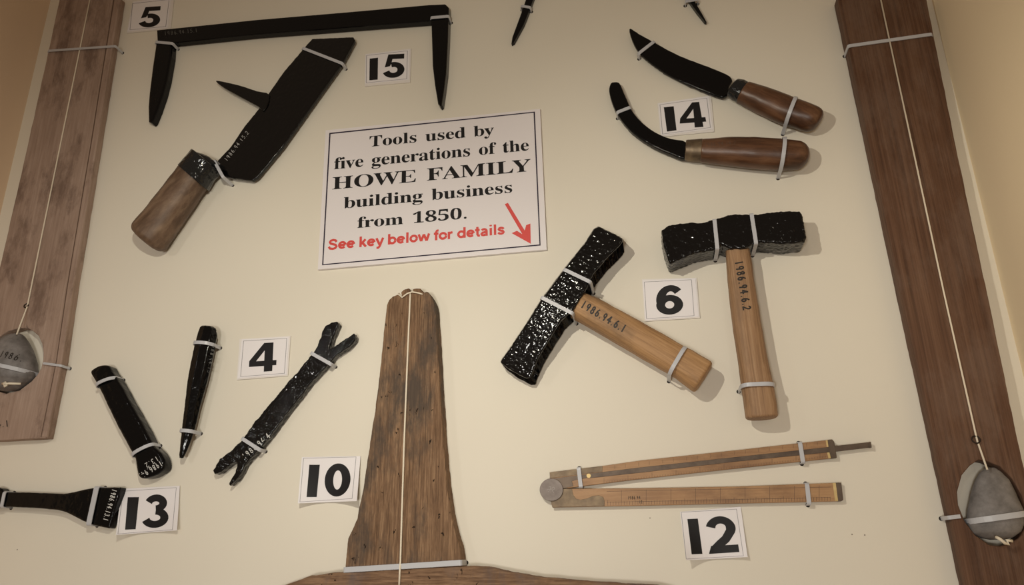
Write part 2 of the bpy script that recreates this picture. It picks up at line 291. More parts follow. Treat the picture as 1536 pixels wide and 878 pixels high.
G = json.loads('''{".":[90,[[55,38,63,31,65,11,55,-2,39,-4,27,5,25,26,35,38]]],"0":[188,[[75,241,113,241,128,236,142,228,161,202,173,166,176,120,173,75,161,38,141,12,128,4,112,-2,75,-2,59,4,45,12,26,38,15,75,11,121,15,166,26,202,45,228,59,236],[94,221,83,218,75,209,66,175,64,91,70,45,75,30,83,21,94,18,105,21,113,30,122,66,124,150,119,195,113,209,105,218]]],"1":[188,[[89,241,127,241,128,28,133,20,144,18,171,18,171,0,33,0,33,18,70,20,76,32,77,208,47,177,28,174,17,185,14,198,55,216]]],"5":[188,[[20,124,31,240,158,240,160,179,140,179,131,201,52,203,47,141,84,146,108,144,129,138,146,128,159,114,167,96,169,60,162,37,141,14,103,-2,53,-1,26,12,14,30,17,50,33,60,40,60,47,36,61,23,91,22,109,35,118,61,117,89,113,102,107,111,86,122,36,118]]],"8":[188,[[96,243,117,241,135,236,149,226,159,214,165,200,166,172,155,152,122,130,154,110,172,89,178,63,175,44,168,28,155,14,138,4,117,-1,74,-2,46,5,26,20,14,39,10,61,16,87,34,105,59,121,37,138,23,158,18,182,25,212,39,228,62,239],[85,222,73,213,66,196,66,175,75,159,101,141,119,158,125,191,115,214,106,221],[82,108,63,89,56,71,57,48,66,28,83,17,104,17,121,28,130,46,130,68,119,85]]],"A":[218,[[103,233,112,233,206,17,215,10,222,9,222,0,115,0,115,9,130,11,139,15,141,27,126,66,52,66,37,24,40,16,48,11,64,9,64,0,-4,0,-4,9,12,15,20,28],[57,80,88,160,121,80]]],"E":[216,[[8,0,8,9,36,14,36,214,8,219,8,228,196,228,200,168,190,168,178,205,150,215,88,215,88,122,118,122,136,130,142,152,151,152,151,80,142,80,136,101,118,109,88,109,88,13,158,13,184,26,198,66,208,66,202,0]]],"F":[202,[[7,219,7,228,197,228,197,160,189,160,178,193,164,206,144,213,94,213,91,199,91,124,109,125,128,135,139,157,142,173,151,173,151,59,142,59,135,91,128,100,120,107,91,112,94,21,105,12,128,9,128,0,8,0,8,9,26,13,35,23,37,42,37,198,31,212]]],"H":[262,[[8,219,8,228,121,228,121,219,98,214,91,197,91,125,171,125,167,211,141,219,141,228,254,228,254,219,230,212,225,199,225,30,231,16,243,10,254,9,254,0,141,0,141,9,159,12,168,21,171,40,171,110,91,110,92,30,97,16,110,10,121,9,121,0,8,0,8,9,26,12,35,21,37,40,37,199,31,212,18,218]]],"I":[130,[[7,219,7,228,122,228,122,219,98,214,92,203,94,22,108,11,123,9,123,0,7,0,7,9,31,16,37,28,37,203,32,214]]],"L":[213,[[8,219,8,228,125,228,125,219,100,215,92,203,94,20,117,14,157,20,177,31,192,50,204,77,214,77,201,0,8,0,8,9,26,12,35,21,37,40,37,199,31,212,18,218]]],"M":[317,[[7,219,7,228,92,228,158,71,225,228,309,228,309,219,292,215,283,206,280,189,282,21,291,12,308,9,308,0,198,0,198,9,220,15,227,34,227,199,144,0,135,0,53,194,54,29,60,15,74,9,85,9,85,0,7,0,7,9,25,12,35,21,38,40,35,208,21,218]]],"O":[263,[[133,233,164,229,192,217,216,199,234,175,245,147,249,114,245,82,234,53,215,29,191,11,163,-1,130,-5,99,-1,71,11,47,29,29,53,18,82,14,114,18,146,29,175,47,199,71,217,100,229],[130,222,98,210,79,174,73,114,74,81,80,55,89,34,101,18,115,9,132,6,164,18,183,54,190,114,188,146,183,173,174,194,162,209,147,219]]],"T":[212,[[5,159,5,228,205,228,205,158,197,158,187,191,166,210,132,217,132,29,138,15,153,9,164,9,164,0,46,0,46,9,65,12,75,21,78,40,78,217,58,215,44,210,33,202,24,190,18,176,14,159]]],"W":[306,[[-8,219,-8,228,90,228,90,219,72,213,74,186,111,77,150,176,137,211,115,219,115,228,220,228,220,219,207,218,199,213,199,193,237,83,274,203,269,215,252,219,252,228,312,228,312,219,297,211,287,190,223,-5,214,-5,158,154,95,-5,85,-5,8,214]]],"Y":[213,[[-7,219,-7,228,103,228,103,219,80,214,80,201,124,113,173,198,171,212,163,217,147,219,147,228,220,228,220,219,200,208,134,102,137,21,145,12,164,9,164,0,51,0,51,9,69,12,78,21,80,40,80,89,12,210]]],"a":[172,[[81,159,103,158,119,153,132,146,140,136,145,122,150,17,160,21,165,14,153,3,141,-3,127,-5,113,-3,104,5,100,17,84,5,67,-2,37,-3,20,6,11,22,12,45,20,58,32,68,71,86,99,95,97,136,89,145,74,148,54,143,54,132,61,116,55,101,39,95,22,102,16,118,20,133,38,150,57,157],[99,85,77,76,64,61,59,42,61,28,66,20,83,18,99,32]]],"b":[180,[[4,220,4,228,69,228,69,139,81,150,95,157,122,158,142,149,157,133,167,111,171,83,167,51,154,25,135,6,110,-4,81,-3,67,3,52,14,27,-6,21,-6,18,214],[82,138,71,126,69,34,72,19,79,10,91,7,102,9,110,15,120,39,122,99,116,125,110,134,102,138]]],"d":[185,[[88,220,88,228,160,228,162,20,177,14,177,5,136,1,111,-5,111,19,101,6,87,-2,70,-5,48,0,30,13,17,33,11,59,11,90,18,119,32,141,51,154,73,159,88,157,100,151,111,140,109,212,96,219],[78,139,70,133,62,113,59,57,65,29,70,21,77,16,91,15,105,25,111,38,110,126,98,138]]],"e":[150,[[79,159,97,157,112,151,124,140,134,126,139,108,141,83,58,83,63,49,77,28,100,21,112,24,124,31,135,43,142,36,124,13,102,0,77,-5,53,0,33,13,18,34,11,62,11,94,19,120,34,141,54,155],[81,148,68,143,61,128,58,96,101,96,97,139,93,144]]],"f":[107,[[69,231,100,231,120,223,130,208,129,188,117,178,102,180,93,190,98,219,84,221,77,215,74,195,74,155,102,155,102,138,74,138,76,17,83,10,100,8,100,0,7,0,7,8,24,15,26,37,26,138,8,138,8,155,26,155,28,193,33,207,42,218,54,226]]],"g":[164,[[92,158,117,152,158,152,158,134,134,134,144,113,145,92,138,76,117,58,60,50,51,40,53,29,59,26,129,20,146,12,155,-1,158,-18,155,-33,148,-46,136,-56,120,-64,98,-69,53,-69,24,-61,9,-46,7,-37,10,-27,19,-19,34,-13,22,-5,14,4,13,23,21,37,51,55,29,67,16,84,11,106,15,125,26,141,54,156],[79,148,66,144,59,130,59,81,66,67,79,62,91,67,98,81,98,130,91,144],[48,-17,38,-29,38,-42,47,-52,67,-57,109,-55,126,-47,132,-33,128,-24,112,-18]]],"h":[190,[[9,220,9,228,74,228,74,133,88,148,103,156,122,159,146,153,160,135,165,106,169,13,182,8,182,0,101,0,101,8,111,10,116,17,115,129,107,135,91,134,82,128,74,118,77,13,90,8,90,0,9,0,9,8,22,13,26,28,25,211,15,219]]],"i":[99,[[57,231,72,219,75,199,63,184,44,182,28,193,26,213,38,228],[10,147,10,155,74,155,77,13,90,8,90,0,9,0,9,8,23,13,26,28,23,142]]],"l":[100,[[10,220,10,228,74,228,77,13,90,8,90,0,9,0,9,8,23,13,26,28,24,215]]],"m":[277,[[102,156,119,159,138,156,152,146,160,131,174,146,190,156,209,159,233,153,247,135,252,106,255,13,268,8,268,0,189,0,189,8,201,13,205,28,202,129,195,135,179,134,162,119,165,13,178,8,178,0,100,0,100,8,112,13,116,28,113,129,106,135,90,134,81,128,73,118,76,13,89,8,89,0,9,0,9,8,22,13,26,28,25,138,15,146,9,147,9,155,73,155,73,132,87,147]]],"n":[190,[[103,156,122,159,146,153,160,135,165,106,169,13,182,8,182,0,101,0,101,8,111,10,116,17,115,129,107,135,91,134,82,128,74,118,77,13,90,8,90,0,9,0,9,8,22,13,26,28,25,138,15,146,9,147,9,155,74,155,74,134,87,148]]],"o":[168,[[84,159,111,155,133,141,149,120,157,93,157,61,149,34,133,13,111,0,84,-5,57,0,35,14,19,35,10,62,10,92,19,119,35,141,57,154],[75,148,69,143,61,122,64,19,76,7,93,7,104,19,110,77,107,123,99,143,92,148]]],"r":[144,[[117,159,132,156,142,147,144,127,135,114,114,113,98,129,90,129,77,114,75,96,77,16,90,9,99,8,99,0,9,0,9,8,23,13,26,28,23,143,10,147,10,155,73,155,73,126,94,151]]],"s":[144,[[56,158,110,153,115,160,122,160,122,111,114,111,105,131,91,144,68,148,55,139,53,125,67,109,114,83,125,68,129,47,127,32,122,20,114,9,103,1,90,-3,66,-4,37,4,28,0,26,-4,18,-4,18,53,27,53,36,29,52,13,70,7,89,13,96,29,94,38,88,46,34,77,22,92,18,110,25,135,32,145,43,153]]],"t":[114,[[64,212,72,212,72,155,104,155,104,139,72,139,75,25,84,20,91,22,103,37,111,33,99,12,82,-1,62,-5,40,0,28,13,24,36,24,139,10,139,10,150,52,195]]],"u":[187,[[6,147,6,155,71,155,73,27,83,18,98,19,114,33,113,137,107,145,95,147,95,155,162,155,163,23,174,16,180,15,180,6,138,1,114,-5,114,20,93,2,65,-5,52,-4,41,1,33,9,24,32,20,141]]],"v":[153,[[-1,147,-1,155,82,155,82,147,70,146,66,143,65,134,92,61,121,136,118,142,112,146,102,147,102,155,152,155,152,147,139,139,80,-5,71,-5,8,144]]],"y":[150,[[-2,155,81,155,81,147,66,143,66,128,93,59,118,140,101,147,101,155,150,155,150,147,139,140,65,-48,48,-65,26,-70,11,-67,0,-57,-3,-36,7,-23,23,-20,35,-28,40,-49,47,-48,69,-10,70,-2,5,145,-2,147]]]}''')
SANS = {'o': (.57, [arc(.28, .26, .205, .19, 0, 360, 22)]), 'e': (.56, [[(.08, .26), (.46, .26)], arc(.275, .26, .205, .19, 0, 318, 22)]),
        'a': (.57, [[(.43, .0), (.43, .33)]+arc(.265, .33, .165, .13, 0, 150, 9), [(.43, .27), (.30, .255), (.16, .23), (.09, .15), (.14, .07), (.25, .055), (.35, .09)]]),
        's': (.53, [[(.43, .36), (.37, .43), (.26, .455), (.14, .43), (.10, .365), (.15, .30), (.27, .26), (.39, .22), (.43, .15), (.37, .08), (.26, .055), (.13, .08), (.07, .15)]]),
        'S': (.68, [[(.57, .51), (.49, .62), (.34, .66), (.18, .62), (.12, .53), (.18, .43), (.34, .37), (.51, .31), (.58, .20), (.50, .09), (.34, .055), (.15, .09), (.07, .22)]]),
        'k': (.53, [[(.10, 0), (.10, .72)], [(.12, .19), (.42, .51)], [(.21, .30), (.46, 0)]]), 'y': (.53, [[(.05, .51), (.27, .04)], [(.49, .51), (.27, -.05), (.19, -.15), (.07, -.15)]]),
        'b': (.60, [[(.10, 0), (.10, .72)], arc(.31, .26, .20, .19, 0, 360, 22)]), 'd': (.60, [[(.48, 0), (.48, .72)], arc(.27, .26, .20, .19, 0, 360, 22)]), 'l': (.28, [[(.14, 0), (.14, .72)]]),
        'w': (.76, [[(.04, .51), (.20, .03)], [(.20, .03), (.38, .49)], [(.38, .49), (.56, .03)], [(.56, .03), (.72, .51)]]), 'f': (.34, [[(.17, 0), (.17, .56), (.22, .65), (.33, .665)], [(.02, .45), (.32, .45)]]),
        'r': (.39, [[(.10, 0), (.10, .51)], [(.10, .33), (.19, .43), (.34, .45)]]), 't': (.34, [[(.17, .66), (.17, .13), (.22, .06), (.33, .055)], [(.02, .45), (.32, .45)]]),
        'i': (.28, [[(.14, 0), (.14, .51)], [(.14, .62), (.14, .72)]])}

def pen_outline(center, a, b):
    """outline of a broad elliptical pen (half width a, half height b) run along a centre line"""
    L, R = [], []
    for i, p in enumerate(center):
        q0, q1 = center[max(i-1, 0)], center[min(i+1, len(center)-1)]; tx, ty = q1[0]-q0[0], q1[1]-q0[1]; l = math.hypot(tx, ty) or 1; nx, ny = -ty/l, tx/l
        L.append((p[0]+nx*a, p[1]+ny*b)); R.append((p[0]-nx*a, p[1]-ny*b))
    return L+R[::-1]
A_, B_ = .165, .105
def ring(cx, cy, rx, ry): return [arc(cx, cy, rx+A_, ry+B_, 0, 350, 34), arc(cx, cy, rx-A_, ry-B_, 0, 350, 34)]
DIG = {'1': [[[(0, 0), (1, 0), (1, 1), (0, 1)]]],
       '0': [ring(.5, .5, 1/2-A_, .5-B_)],
       '6': [ring(.5, .335, .335, .23), [pen_outline(arc(.54, .5, .375, .395, 190, 42, 20), A_, B_)]],
       '5': [[pen_outline(arc(.48, .335, .345, .23, 196, 470, 26), A_, B_)], [[(.2, 1), (.95, 1), (.95, .80), (.2, .80)]], [[(.18, 1), (.44, 1), (.36, .62), (.30, .5), (.06, .46)]]],
       '3': [[pen_outline(arc(.46, .735, .30, .165, 165, -88, 20), A_, B_)], [pen_outline(arc(.46, .30, .365, .20, 88, -165, 22), A_, B_)]],
       '2': [[pen_outline(arc(.49, .675, .34, .225, 172, -30, 22)+[(.62, .38), (.40, .24), (.22, .10)], A_, B_*.95)], [[(.03, 0), (1, 0), (1, .21), (.12, .21)]]],
       '4': [[[(.52, 1), (.86, 1), (.86, .38), (1, .38), (1, .2), (.86, .2), (.86, 0), (.55, 0), (.55, .2), (0, .2), (0, .40)], [(.55, .38), (.55, .74), (.25, .38)]]]}
# ------------------------------------------------------------------ materials
def wallmat(name, col):
    m, t, b = newmat(name); v = mapping(t, (1, 1, 1)); n = nodes_noise(t, v, 4, 3, .5)
    t.links.new(ramp(t, n, [(.3, tuple(c*.97 for c in col)), (.7, col)]), b.inputs['Base Color'])
    b.inputs['Roughness'].default_value = .75; b.inputs['Specular IOR Level'].default_value = .25
    bump(t, b, nodes_noise(t, v, 900, 2, .5), .12, .0004); return m
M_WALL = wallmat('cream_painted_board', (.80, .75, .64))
M_WALL_R = wallmat('cream_wall_lit', (.95, .80, .56))  # brighter than the board: light on the right wall put into its colour
M_WALL_L = wallmat('cream_wall_shaded', (.76, .58, .41))  # the cream darkened and browned, standing in for weaker light on the left
M_BLACK = black('black_paint_hammered', 300, .0003, .13)
M_BLACK_S = black('black_paint_smooth', 260, .0002, .14, spec=.26)
M_BLACK_R = black('black_paint_rough', 300, .0003, .13)
M_TIE = plain('pale_nylon', (.52, .53, .56), .35)
M_HOLE = plain('hole_shadow', (.02, .015, .012), .9)
M_PINH = plain('pinhole_grey', (.25, .21, .17), .9)
M_PAPER = plain('white_paper', (.86, .83, .84), .55, 0, .4)
M_BACK = plain('card_backing', (.80, .76, .72), .6)
M_INK = plain('black_ink', (.010, .009, .010), .55, 0, .3)
M_HAIR = plain('grey_ink_line', (.30, .28, .30), .6)
M_RED = plain('red_ink', (.70, .075, .065), .5)
M_NAVY = plain('dark_border_ink', (.02, .012, .035), .5)
M_PEN = plain('black_pen', (.02, .015, .012), .6)
M_WPEN = plain('white_pen', (.62, .62, .60), .5)
M_GPEN = plain('grey_pen', (.16, .16, .15), .5)
M_DPEN = plain('brown_pen', (.10, .055, .035), .6)
M_CORD = plain('cream_cord', (.80, .72, .58), .8)
M_OAK = wood('old_oak', (.070, .038, .021), (.205, .120, .068), (.39, .25, .145), (26, 620), 30, (.070, .056, .046), .85, .075, .75, .9, 3, .2, .45)
M_OAK2 = wood('old_oak_base', (.075, .040, .023), (.205, .120, .070), (.37, .235, .14), (26, 520), 28, (.12, .10, .10), .6, .08, .75, .9, 8, .2, .45, across=True)
M_PINE = wood('dark_pine', (.040, .017, .009), (.115, .056, .031), (.185, .102, .060), (4, 280), 14, (.20, .135, .10), .35, 0, .6, .8, 2, .3, .5)
M_GREYWOOD = wood('bleached_wood', (.26, .180, .140), (.36, .260, .205), (.48, .365, .30), (14, 300), 24, (.16, .105, .08), .75, 0, .8, .5, 5, .15, .9, 26)
M_HICK = wood('pale_hammer_handle', (.24, .130, .058), (.41, .235, .108), (.53, .33, .165), (18, 420), 34, (.17, .105, .060), .65, 0, .55, .5, 6, .3, .6)
M_HICK2 = wood('brown_hammer_handle', (.20, .112, .058), (.34, .20, .105), (.47, .31, .18), (9, 620), 26, (.17, .10, .055), .45, 0, .55, .6, 9, .3, .5)
M_WALNUT = wood('red_brown_handle', (.035, .014, .007), (.105, .046, .022), (.21, .105, .055), (24, 200), 75, (.03, .014, .009), .75, 0, .35, .3, 4, .45)
M_DULL = wood('worn_brown_handle', (.060, .036, .022), (.150, .092, .058), (.30, .21, .14), (28, 90), 80, (.05, .028, .018), .7, 0, .5, .3, 11, .35)
M_BOX = wood('boxwood', (.25, .130, .058), (.40, .225, .105), (.50, .31, .155), (14, 300), 46, (.17, .085, .042), .55, 0, .4, .15, 12, .4)
def metal(name, a, b_, scale=60, rough=.45, met=.6):
    m, t, b = newmat(name); n = nodes_noise(t, mapping(t, (1, 1, 1)), scale, 5, .65)
    t.links.new(ramp(t, n, [(.32, a), (.68, b_)]), b.inputs['Base Color']); b.inputs['Roughness'].default_value = rough; b.inputs['Metallic'].default_value = met; return m
M_BRASS = metal('tarnished_brass', (.10, .070, .045), (.22, .158, .095), 90, .45, .5)
M_BRASS_D = metal('dark_brass', (.085, .06, .045), (.15, .11, .08), 70, .45, .5)
M_BRASS_B = metal('worn_bright_brass', (.50, .36, .14), (.66, .50, .24), 90, .35, .6)
M_STEEL = metal('grey_joint_metal', (.15, .12, .105), (.22, .185, .165), 120, .5, .4)
M_LEAD = metal('dull_lead', (.135, .125, .12), (.27, .255, .25), 70, .6, .15)
M_FERR = black('black_ferrule', 200, .0012, .1, (.012, .013, .014))
# ------------------------------------------------------------------ setting
def box(x0, x1, y0, y1, z0, z1):
    bm = bmesh.new(); bmesh.ops.create_cube(bm, size=1)
    for v in bm.verts: v.co = Vector(((x0+x1)/2+v.co.x*(x1-x0), (y0+y1)/2+v.co.y*(y1-y0), (z0+z1)/2+v.co.z*(z1-z0)))
    return tomesh(bm)
XL, XR, ZB, ZT, DEEP = -.8605, .3575, .9, 2.75, .24
def struct(name, me, mat): o = obj(name, me, mat); o['kind'] = 'structure'; return o
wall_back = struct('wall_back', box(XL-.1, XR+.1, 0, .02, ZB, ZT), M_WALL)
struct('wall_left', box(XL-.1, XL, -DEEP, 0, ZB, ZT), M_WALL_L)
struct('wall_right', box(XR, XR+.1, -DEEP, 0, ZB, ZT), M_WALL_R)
def hole_at(w, r=.0019):
    bm = bmesh.new(); bmesh.ops.create_cone(bm, cap_ends=True, segments=14, radius1=r, radius2=r, depth=.0004, matrix=Matrix.Translation(Vector((w.x, -.0002, w.z))) @ Matrix.Rotation(math.pi/2, 4, 'X'))
    return obj('hole', tomesh(bm), M_HOLE, wall_back)
for q in ((1278, 802), (1297, 803), (975, 777.5), (26, 825)):
    h_ = hole_at(P(*q), .0006); h_.name = 'pinhole'; h_.data.materials[0] = M_PINH
# ------------------------------------------------------------------ cable ties
def tie(label, a, b, ha, hb=None, shape='flat', w=.0042, ratio=1.0, foot=.0, ends=(1, 1), lift=.0009, holes=True, cat='cable tie'):
    """band over a thing from photo point a to b; ha = height of the thing under it; down to the board at both ends"""
    hb = ha if hb is None else hb
    T = Thing('cable_tie', label, cat, a, b, 'cable ties holding the tools to the board', mesh=True)
    A = T.l(*a, ha); B = T.l(*b, hb); pts = []
    wd = Vector((-(B-A).y, (B-A).x, 0)).normalized()
    if shape == 'flat':
        r = .0022
        A = A+Vector((0, 0, lift)); B = B+Vector((0, 0, lift)); X = (B-A); X.z = 0; X.normalize(); L = (B-A).length
        k = [Vector((A.x, A.y, 0)), Vector((A.x, A.y, max(A.z-r, 0)))] if ends[0] else []
        if ends[0]:
            for i in range(1, 6): t = math.pi/2*i/5; k.append(A+X*r*(1-math.cos(t))+Vector((0, 0, -r+r*math.sin(t))))
        else: k.append(A)
        k.append(A.lerp(B, .3)); k.append(A.lerp(B, .7))
        if ends[1]:
            for i in range(5): t = math.pi/2*i/5; k.append(B-X*r*(1-math.sin(t))+Vector((0, 0, -r+r*math.cos(t))))
            k += [Vector((B.x, B.y, max(B.z-r, 0))), Vector((B.x, B.y, 0))]
        else: k.append(B)
    else:                       # round: ha is the height of the handle's axis
        m = (A+B)/2; h = (B-A)/2; r = h.length; k = [Vector((A.x, A.y, 0))]
        for i in range(25):
            t = math.pi*i/24; c, s = math.cos(t), math.sin(t); pw = 2.3 if shape == 'round' else 3.2
            q = (abs(c)**pw+abs(s)**pw)**(-1/pw); k.append(m-h*q*c+Vector((0, 0, (r*ratio+lift)*q*s)))
        k.append(Vector((B.x, B.y, 0)))
    o = T.single(ribbon(k, wd, w, .0011), M_TIE)
    if holes:
        for q, e in ((k[0], ends[0]), (k[-1], ends[1])):
            if e: hole_at(T.M @ q, .0021)
    return o
# ------------------------------------------------------------------ plumb planks
def egg(cx, cy, w, h, tilt=0.0, n=40):
    out = []
    for k in range(n):
        a = 2*math.pi*k/n; y = math.sin(a); x = math.cos(a)*(1-.22*y if y > 0 else 1)
        X, Y = x*w*(1-.18*max(y, 0)), -y*h
        out.append((cx+X*math.cos(tilt)-Y*math.sin(tilt), cy+X*math.sin(tilt)+Y*math.cos(tilt)))
    return out
PH = .013
PR = .018
def jag(pts, amp, n=8, seed=1):
    rnd = random.Random(seed); out = []
    for i, p in enumerate(pts):
        q = pts[(i+1) % len(pts)]; L = math.hypot(q[0]-p[0], q[1]-p[1]); m = max(1, int(L/n))
        for k in range(m):
            t = k/m; out.append((p[0]+(q[0]-p[0])*t+(rnd.uniform(-amp, amp) if k else 0), p[1]+(q[1]-p[1])*t+(rnd.uniform(-amp, amp) if k else 0)))
    return out
def plank(T, outline, hole, mat, h=PH):
    me = curvefill([T.poly(outline, h), T.poly(hole, h)], .0005, h, .0008); return obj('board', me, mat, T)
TL = Thing('plumb_rule', 'pale bleached plumb rule plank at the left edge with a lead bob in its hole', 'plumb rule', (41, 461), (135, 0), 'plumb rule planks at both sides')
plank(TL, jag([(179.5, -4), (143.5, 220), (107.7, 433), (92, 540), (68.5, 657), (0, 661), (-90, 664), (-67, 550), (-48, 460), (0, 405), (41, 220), (90, -4)][:5]+[(0, 661), (-112, 666), (-79, 555), (-41, 405), (-22, 480)][:2]+[(-58, 470), (-4, 418), (41, 220), (90, -4)][1:], .35, 14), [(40, 486.5), (41.5, 492.5), (49, 496.7), (57.7, 504), (63, 516), (65, 529), (64.4, 541), (61.4, 553), (56.3, 561.8), (47.4, 572), (29.6, 585.5), (9, 590.7), (-6, 586), (-16, 572), (-21, 550), (-17, 528), (-5, 508), (12, 497), (30, 492), (38.5, 492)], M_GREYWOOD)
TR = Thing('plumb_rule', 'dark red-brown plumb rule plank at the right edge with a lead bob in its hole', 'plumb rule', (1465, 655), (1321, 0), 'plumb rule planks at both sides')
plank(TR, jag([(1256, -6), (1305, 220), (1352, 440), (1401, 660), (1460, 930), (1588, 930), (1526.5, 660), (1481, 440), (1434, 220), (1389, -6)], .4, 14, 3), [(1468, 690), (1480, 692), (1500, 700), (1518, 718), (1533, 745), (1540, 770), (1538, 792), (1528, 808), (1513, 817), (1500, 820), (1484, 817.7), (1464, 804), (1447, 782), (1437.5, 758), (1436, 738), (1443, 713), (1454.7, 699)], M_PINE, PR)
obj('edge_bead', tomesh(prism_bm(TL.poly([(172, -4), (180.5, -4), (144.5, 220), (108.7, 433), (93, 540), (69.5, 656), (62, 656), (85.5, 540), (101, 433), (136.5, 220)], PH+.0008), PH-.002, PH+.0012, .0011, 2)), M_GREYWOOD, TL)
obj('groove', tomesh(prism_bm(TL.poly([(170.6, -4), (172, -4), (136.5, 220), (101, 433), (85.5, 540), (62, 656), (61, 656), (84.4, 540), (99.8, 433), (135.2, 220)], PH), PH-.002, PH+.0002)), plain('groove_dark', (.12, .075, .05), .8), TL)  # dark brown strip along the bead marks the groove
def ringmesh(T, q, r, h, rr=.0007):
    c = T.l(*q, h); return tube([c+Vector((r*math.cos(a), r*math.sin(a), .0015*math.sin(a*.5))) for a in [2*math.pi*k/16 for k in range(17)]], rr, 6)
M_WIRE = plain('dark_wire', (.03, .02, .015), .5, .6)
obj('staple', ringmesh(TL, (40, 459), .0028, PH), M_WIRE, TL); obj('staple', ringmesh(TR, (1463.5, 660), .0034, PR+.001), M_WIRE, TR)
write(TL, '4.1', (-4, 642), (16, 640), 9, lambda x, y: PH+.0003, M_PEN, .2)
def bob(T, prof, zc, flat, cord, knot):
    p = pxprof(T, prof, zc); me = tomesh(lathe_bm(resample(p, 3), zc, flat, 36, 2.2), smooth=True); me.update(); disp(me, .0006, 45, 3)
    B = obj('bob', me, M_LEAD, T)
    pts = [T.l(x, y, h) for x, y, h in cord]; obj('cord', tube(pts, .0009), M_CORD, T)
    kn = [T.l(x, y, h) for x, y, h in knot]; obj('knot', tube(kn, .0014), M_CORD, T); return B, p
bobL, _ = bob(TL, [((14, 501.5), (32, 503.5)), ((8, 505), (35, 507.5)), ((-2, 511), (38.5, 518)), ((-9, 522), (43, 531)), ((-16, 540), (47.5, 552)), ((-19, 553), (48.5, 562)), ((-18, 566), (46, 573)), ((-12, 576), (37, 580)), ((-2, 583), (26, 586)), ((6, 586), (16, 587.5))], .014, .72,
    [(135.5, -4, PH+.001), (120, 72.6, PH+.001), (90, 220, PH+.001), (41, 460, PH+.001), (25, 502, .026)], [(4, 576, .03), (8, 574, .034), (11, 578, .033), (7, 580, .031), (6, 576, .034), (14, 575.5, .033), (31, 576, .028)])
bob(TR, [((1479, 702), (1492, 703)), ((1470, 709), (1501, 709)), ((1463, 722), (1513, 721)), ((1456, 742), (1523, 740)), ((1451.5, 767), (1534, 766)), ((1451, 786), (1536, 785)), ((1457, 797), (1531, 800)), ((1472, 805), (1520, 808)), ((1486, 809), (1509, 811))], .014, .66,
    [(1320, -6, PR+.001), (1416, 440, PR+.001), (1464.5, 656, PR+.001), (1466, 662, PR+.001), (1481, 705, .026)], [(1494, 806, .03), (1500, 809, .033), (1507, 815, .03), (1513, 817, .028), (1510, 811, .03), (1518, 812, .028)])
write(TL, '1986.', (-1, 535), (25, 540.5), 9.5, bobL, M_PEN, .16, z0=.034)
# ------------------------------------------------------------------ upright level (10)
TU = Thing('plumb_level', 'large worm-eaten oak plumb level with tapered upright and cord, beside the 10 card', 'plumb level', (601, 850), (618, 440))
up = [(516, 862), (517, 851), (518.5, 838), (520.5, 823), (522, 808), (528, 796), (535.5, 778), (542, 745.7), (549, 703), (555.6, 658), (559.5, 632), (566, 586), (571, 544), (573.5, 520), (575, 499.7), (578, 474.7), (580, 457.6), (583, 450), (589, 444), (596, 441.3), (599, 443.3), (602.4, 447.3), (601.3, 438.2), (605.8, 434.2), (613.8, 432.3), (615.3, 438.5), (618.8, 438.5), (619.2, 432.8), (630.5, 432.3), (632, 436), (635.6, 439.2), (639, 437.3), (641.8, 437.6), (647, 444.5), (650.5, 453), (653, 464.4), (654, 484), (656.5, 520), (660, 590), (664.6, 658), (669.6, 720.6), (676, 768), (683, 798), (690, 821), (692.5, 843), (693, 862)]
up = [p for i, p in enumerate(jag(up, .35, 9, 4))]
obj('upright', lump(TU, up, .001, .0185, .0016, 2, .0010, .0005, 60, 2, .00020, 260, grain=.0007), M_OAK, TU)
bs = jag([(400, 930), (405, 885), (426.6, 878), (447, 870.5), (466.7, 863.5), (490, 860.5), (514, 858.5), (560, 856), (600, 854), (650, 851.5), (697, 849.6), (715, 849.8), (732, 851), (750, 855), (768, 859), (795, 863.5), (818, 867), (860, 870.5), (906, 874), (945, 876), (983, 878), (1010, 884), (1020, 930)], .35, 9, 6)
TU2 = TU
bm_rot = lump(TU, bs, .001, .0215, .003, 2, .0012, .0006, 60, 5, .0003, 240  , grain=-.0007)
ob_ = obj('base_board', bm_rot, M_OAK2, TU)
cordpts = [TU.l(x, y, h) for x, y, h in [(615.5, 440.5, .0185), (615.3, 445, .0198), (612, 520, .0198), (606.4, 660, .0198), (600.6, 843, .0200), (600, 852, .0222), (598.5, 885, .0226)]]
obj('cord', tube(cordpts, .0010), M_CORD, TU)
obj('loop', tube([TU.l(x, y, h) for x, y, h in [(598.5, 440.5, .010), (600.5, 443.5, .0196), (603, 446.6, .0198), (607.5, 443, .0198), (611.5, 440.3, .0198), (618, 438.2, .0196), (625, 439.2, .0198), (630, 440.4, .0196), (634, 442, .0185)]], .0009), M_CORD, TU)
# ------------------------------------------------------------------ black tools
t = Thing('timber_dog', 'long black iron timber dog bar with two pointed legs, across the top left', 'timber dog', (235, 52), (673, 18))
bar = [(236, 64), (235, 45), (384, 29.5), (520, 18), (644, 7), (668, 6), (673, 11), (673, 31), (645, 31.5), (520, 41), (384, 51.5), (262, 64)]
sf = obj('bar', tomesh(prism_bm(t.poly(bar, .012), .003, .012, .0012, 2)), M_BLACK_S, t)
for leg in ([(234, 60), (257.5, 60), (256, 84), (250, 118), (244, 141), (236, 164), (229, 181), (226, 183.5), (222, 182), (221.5, 160), (223, 140), (228, 100)], [(646.5, 29), (672.5, 27), (671.5, 60), (669, 108), (665.5, 135), (662.3, 156), (659.5, 158), (656.5, 155), (652, 128), (648.5, 98)]):
    obj('leg', tomesh(prism_bm(t.poly(leg, .0125), .001, .0125, .003, 3)), M_BLACK_S, t)
write(t, '1986.94.15.1', (246, 53), (297, 48), 5.5, sf, M_GPEN, .13)
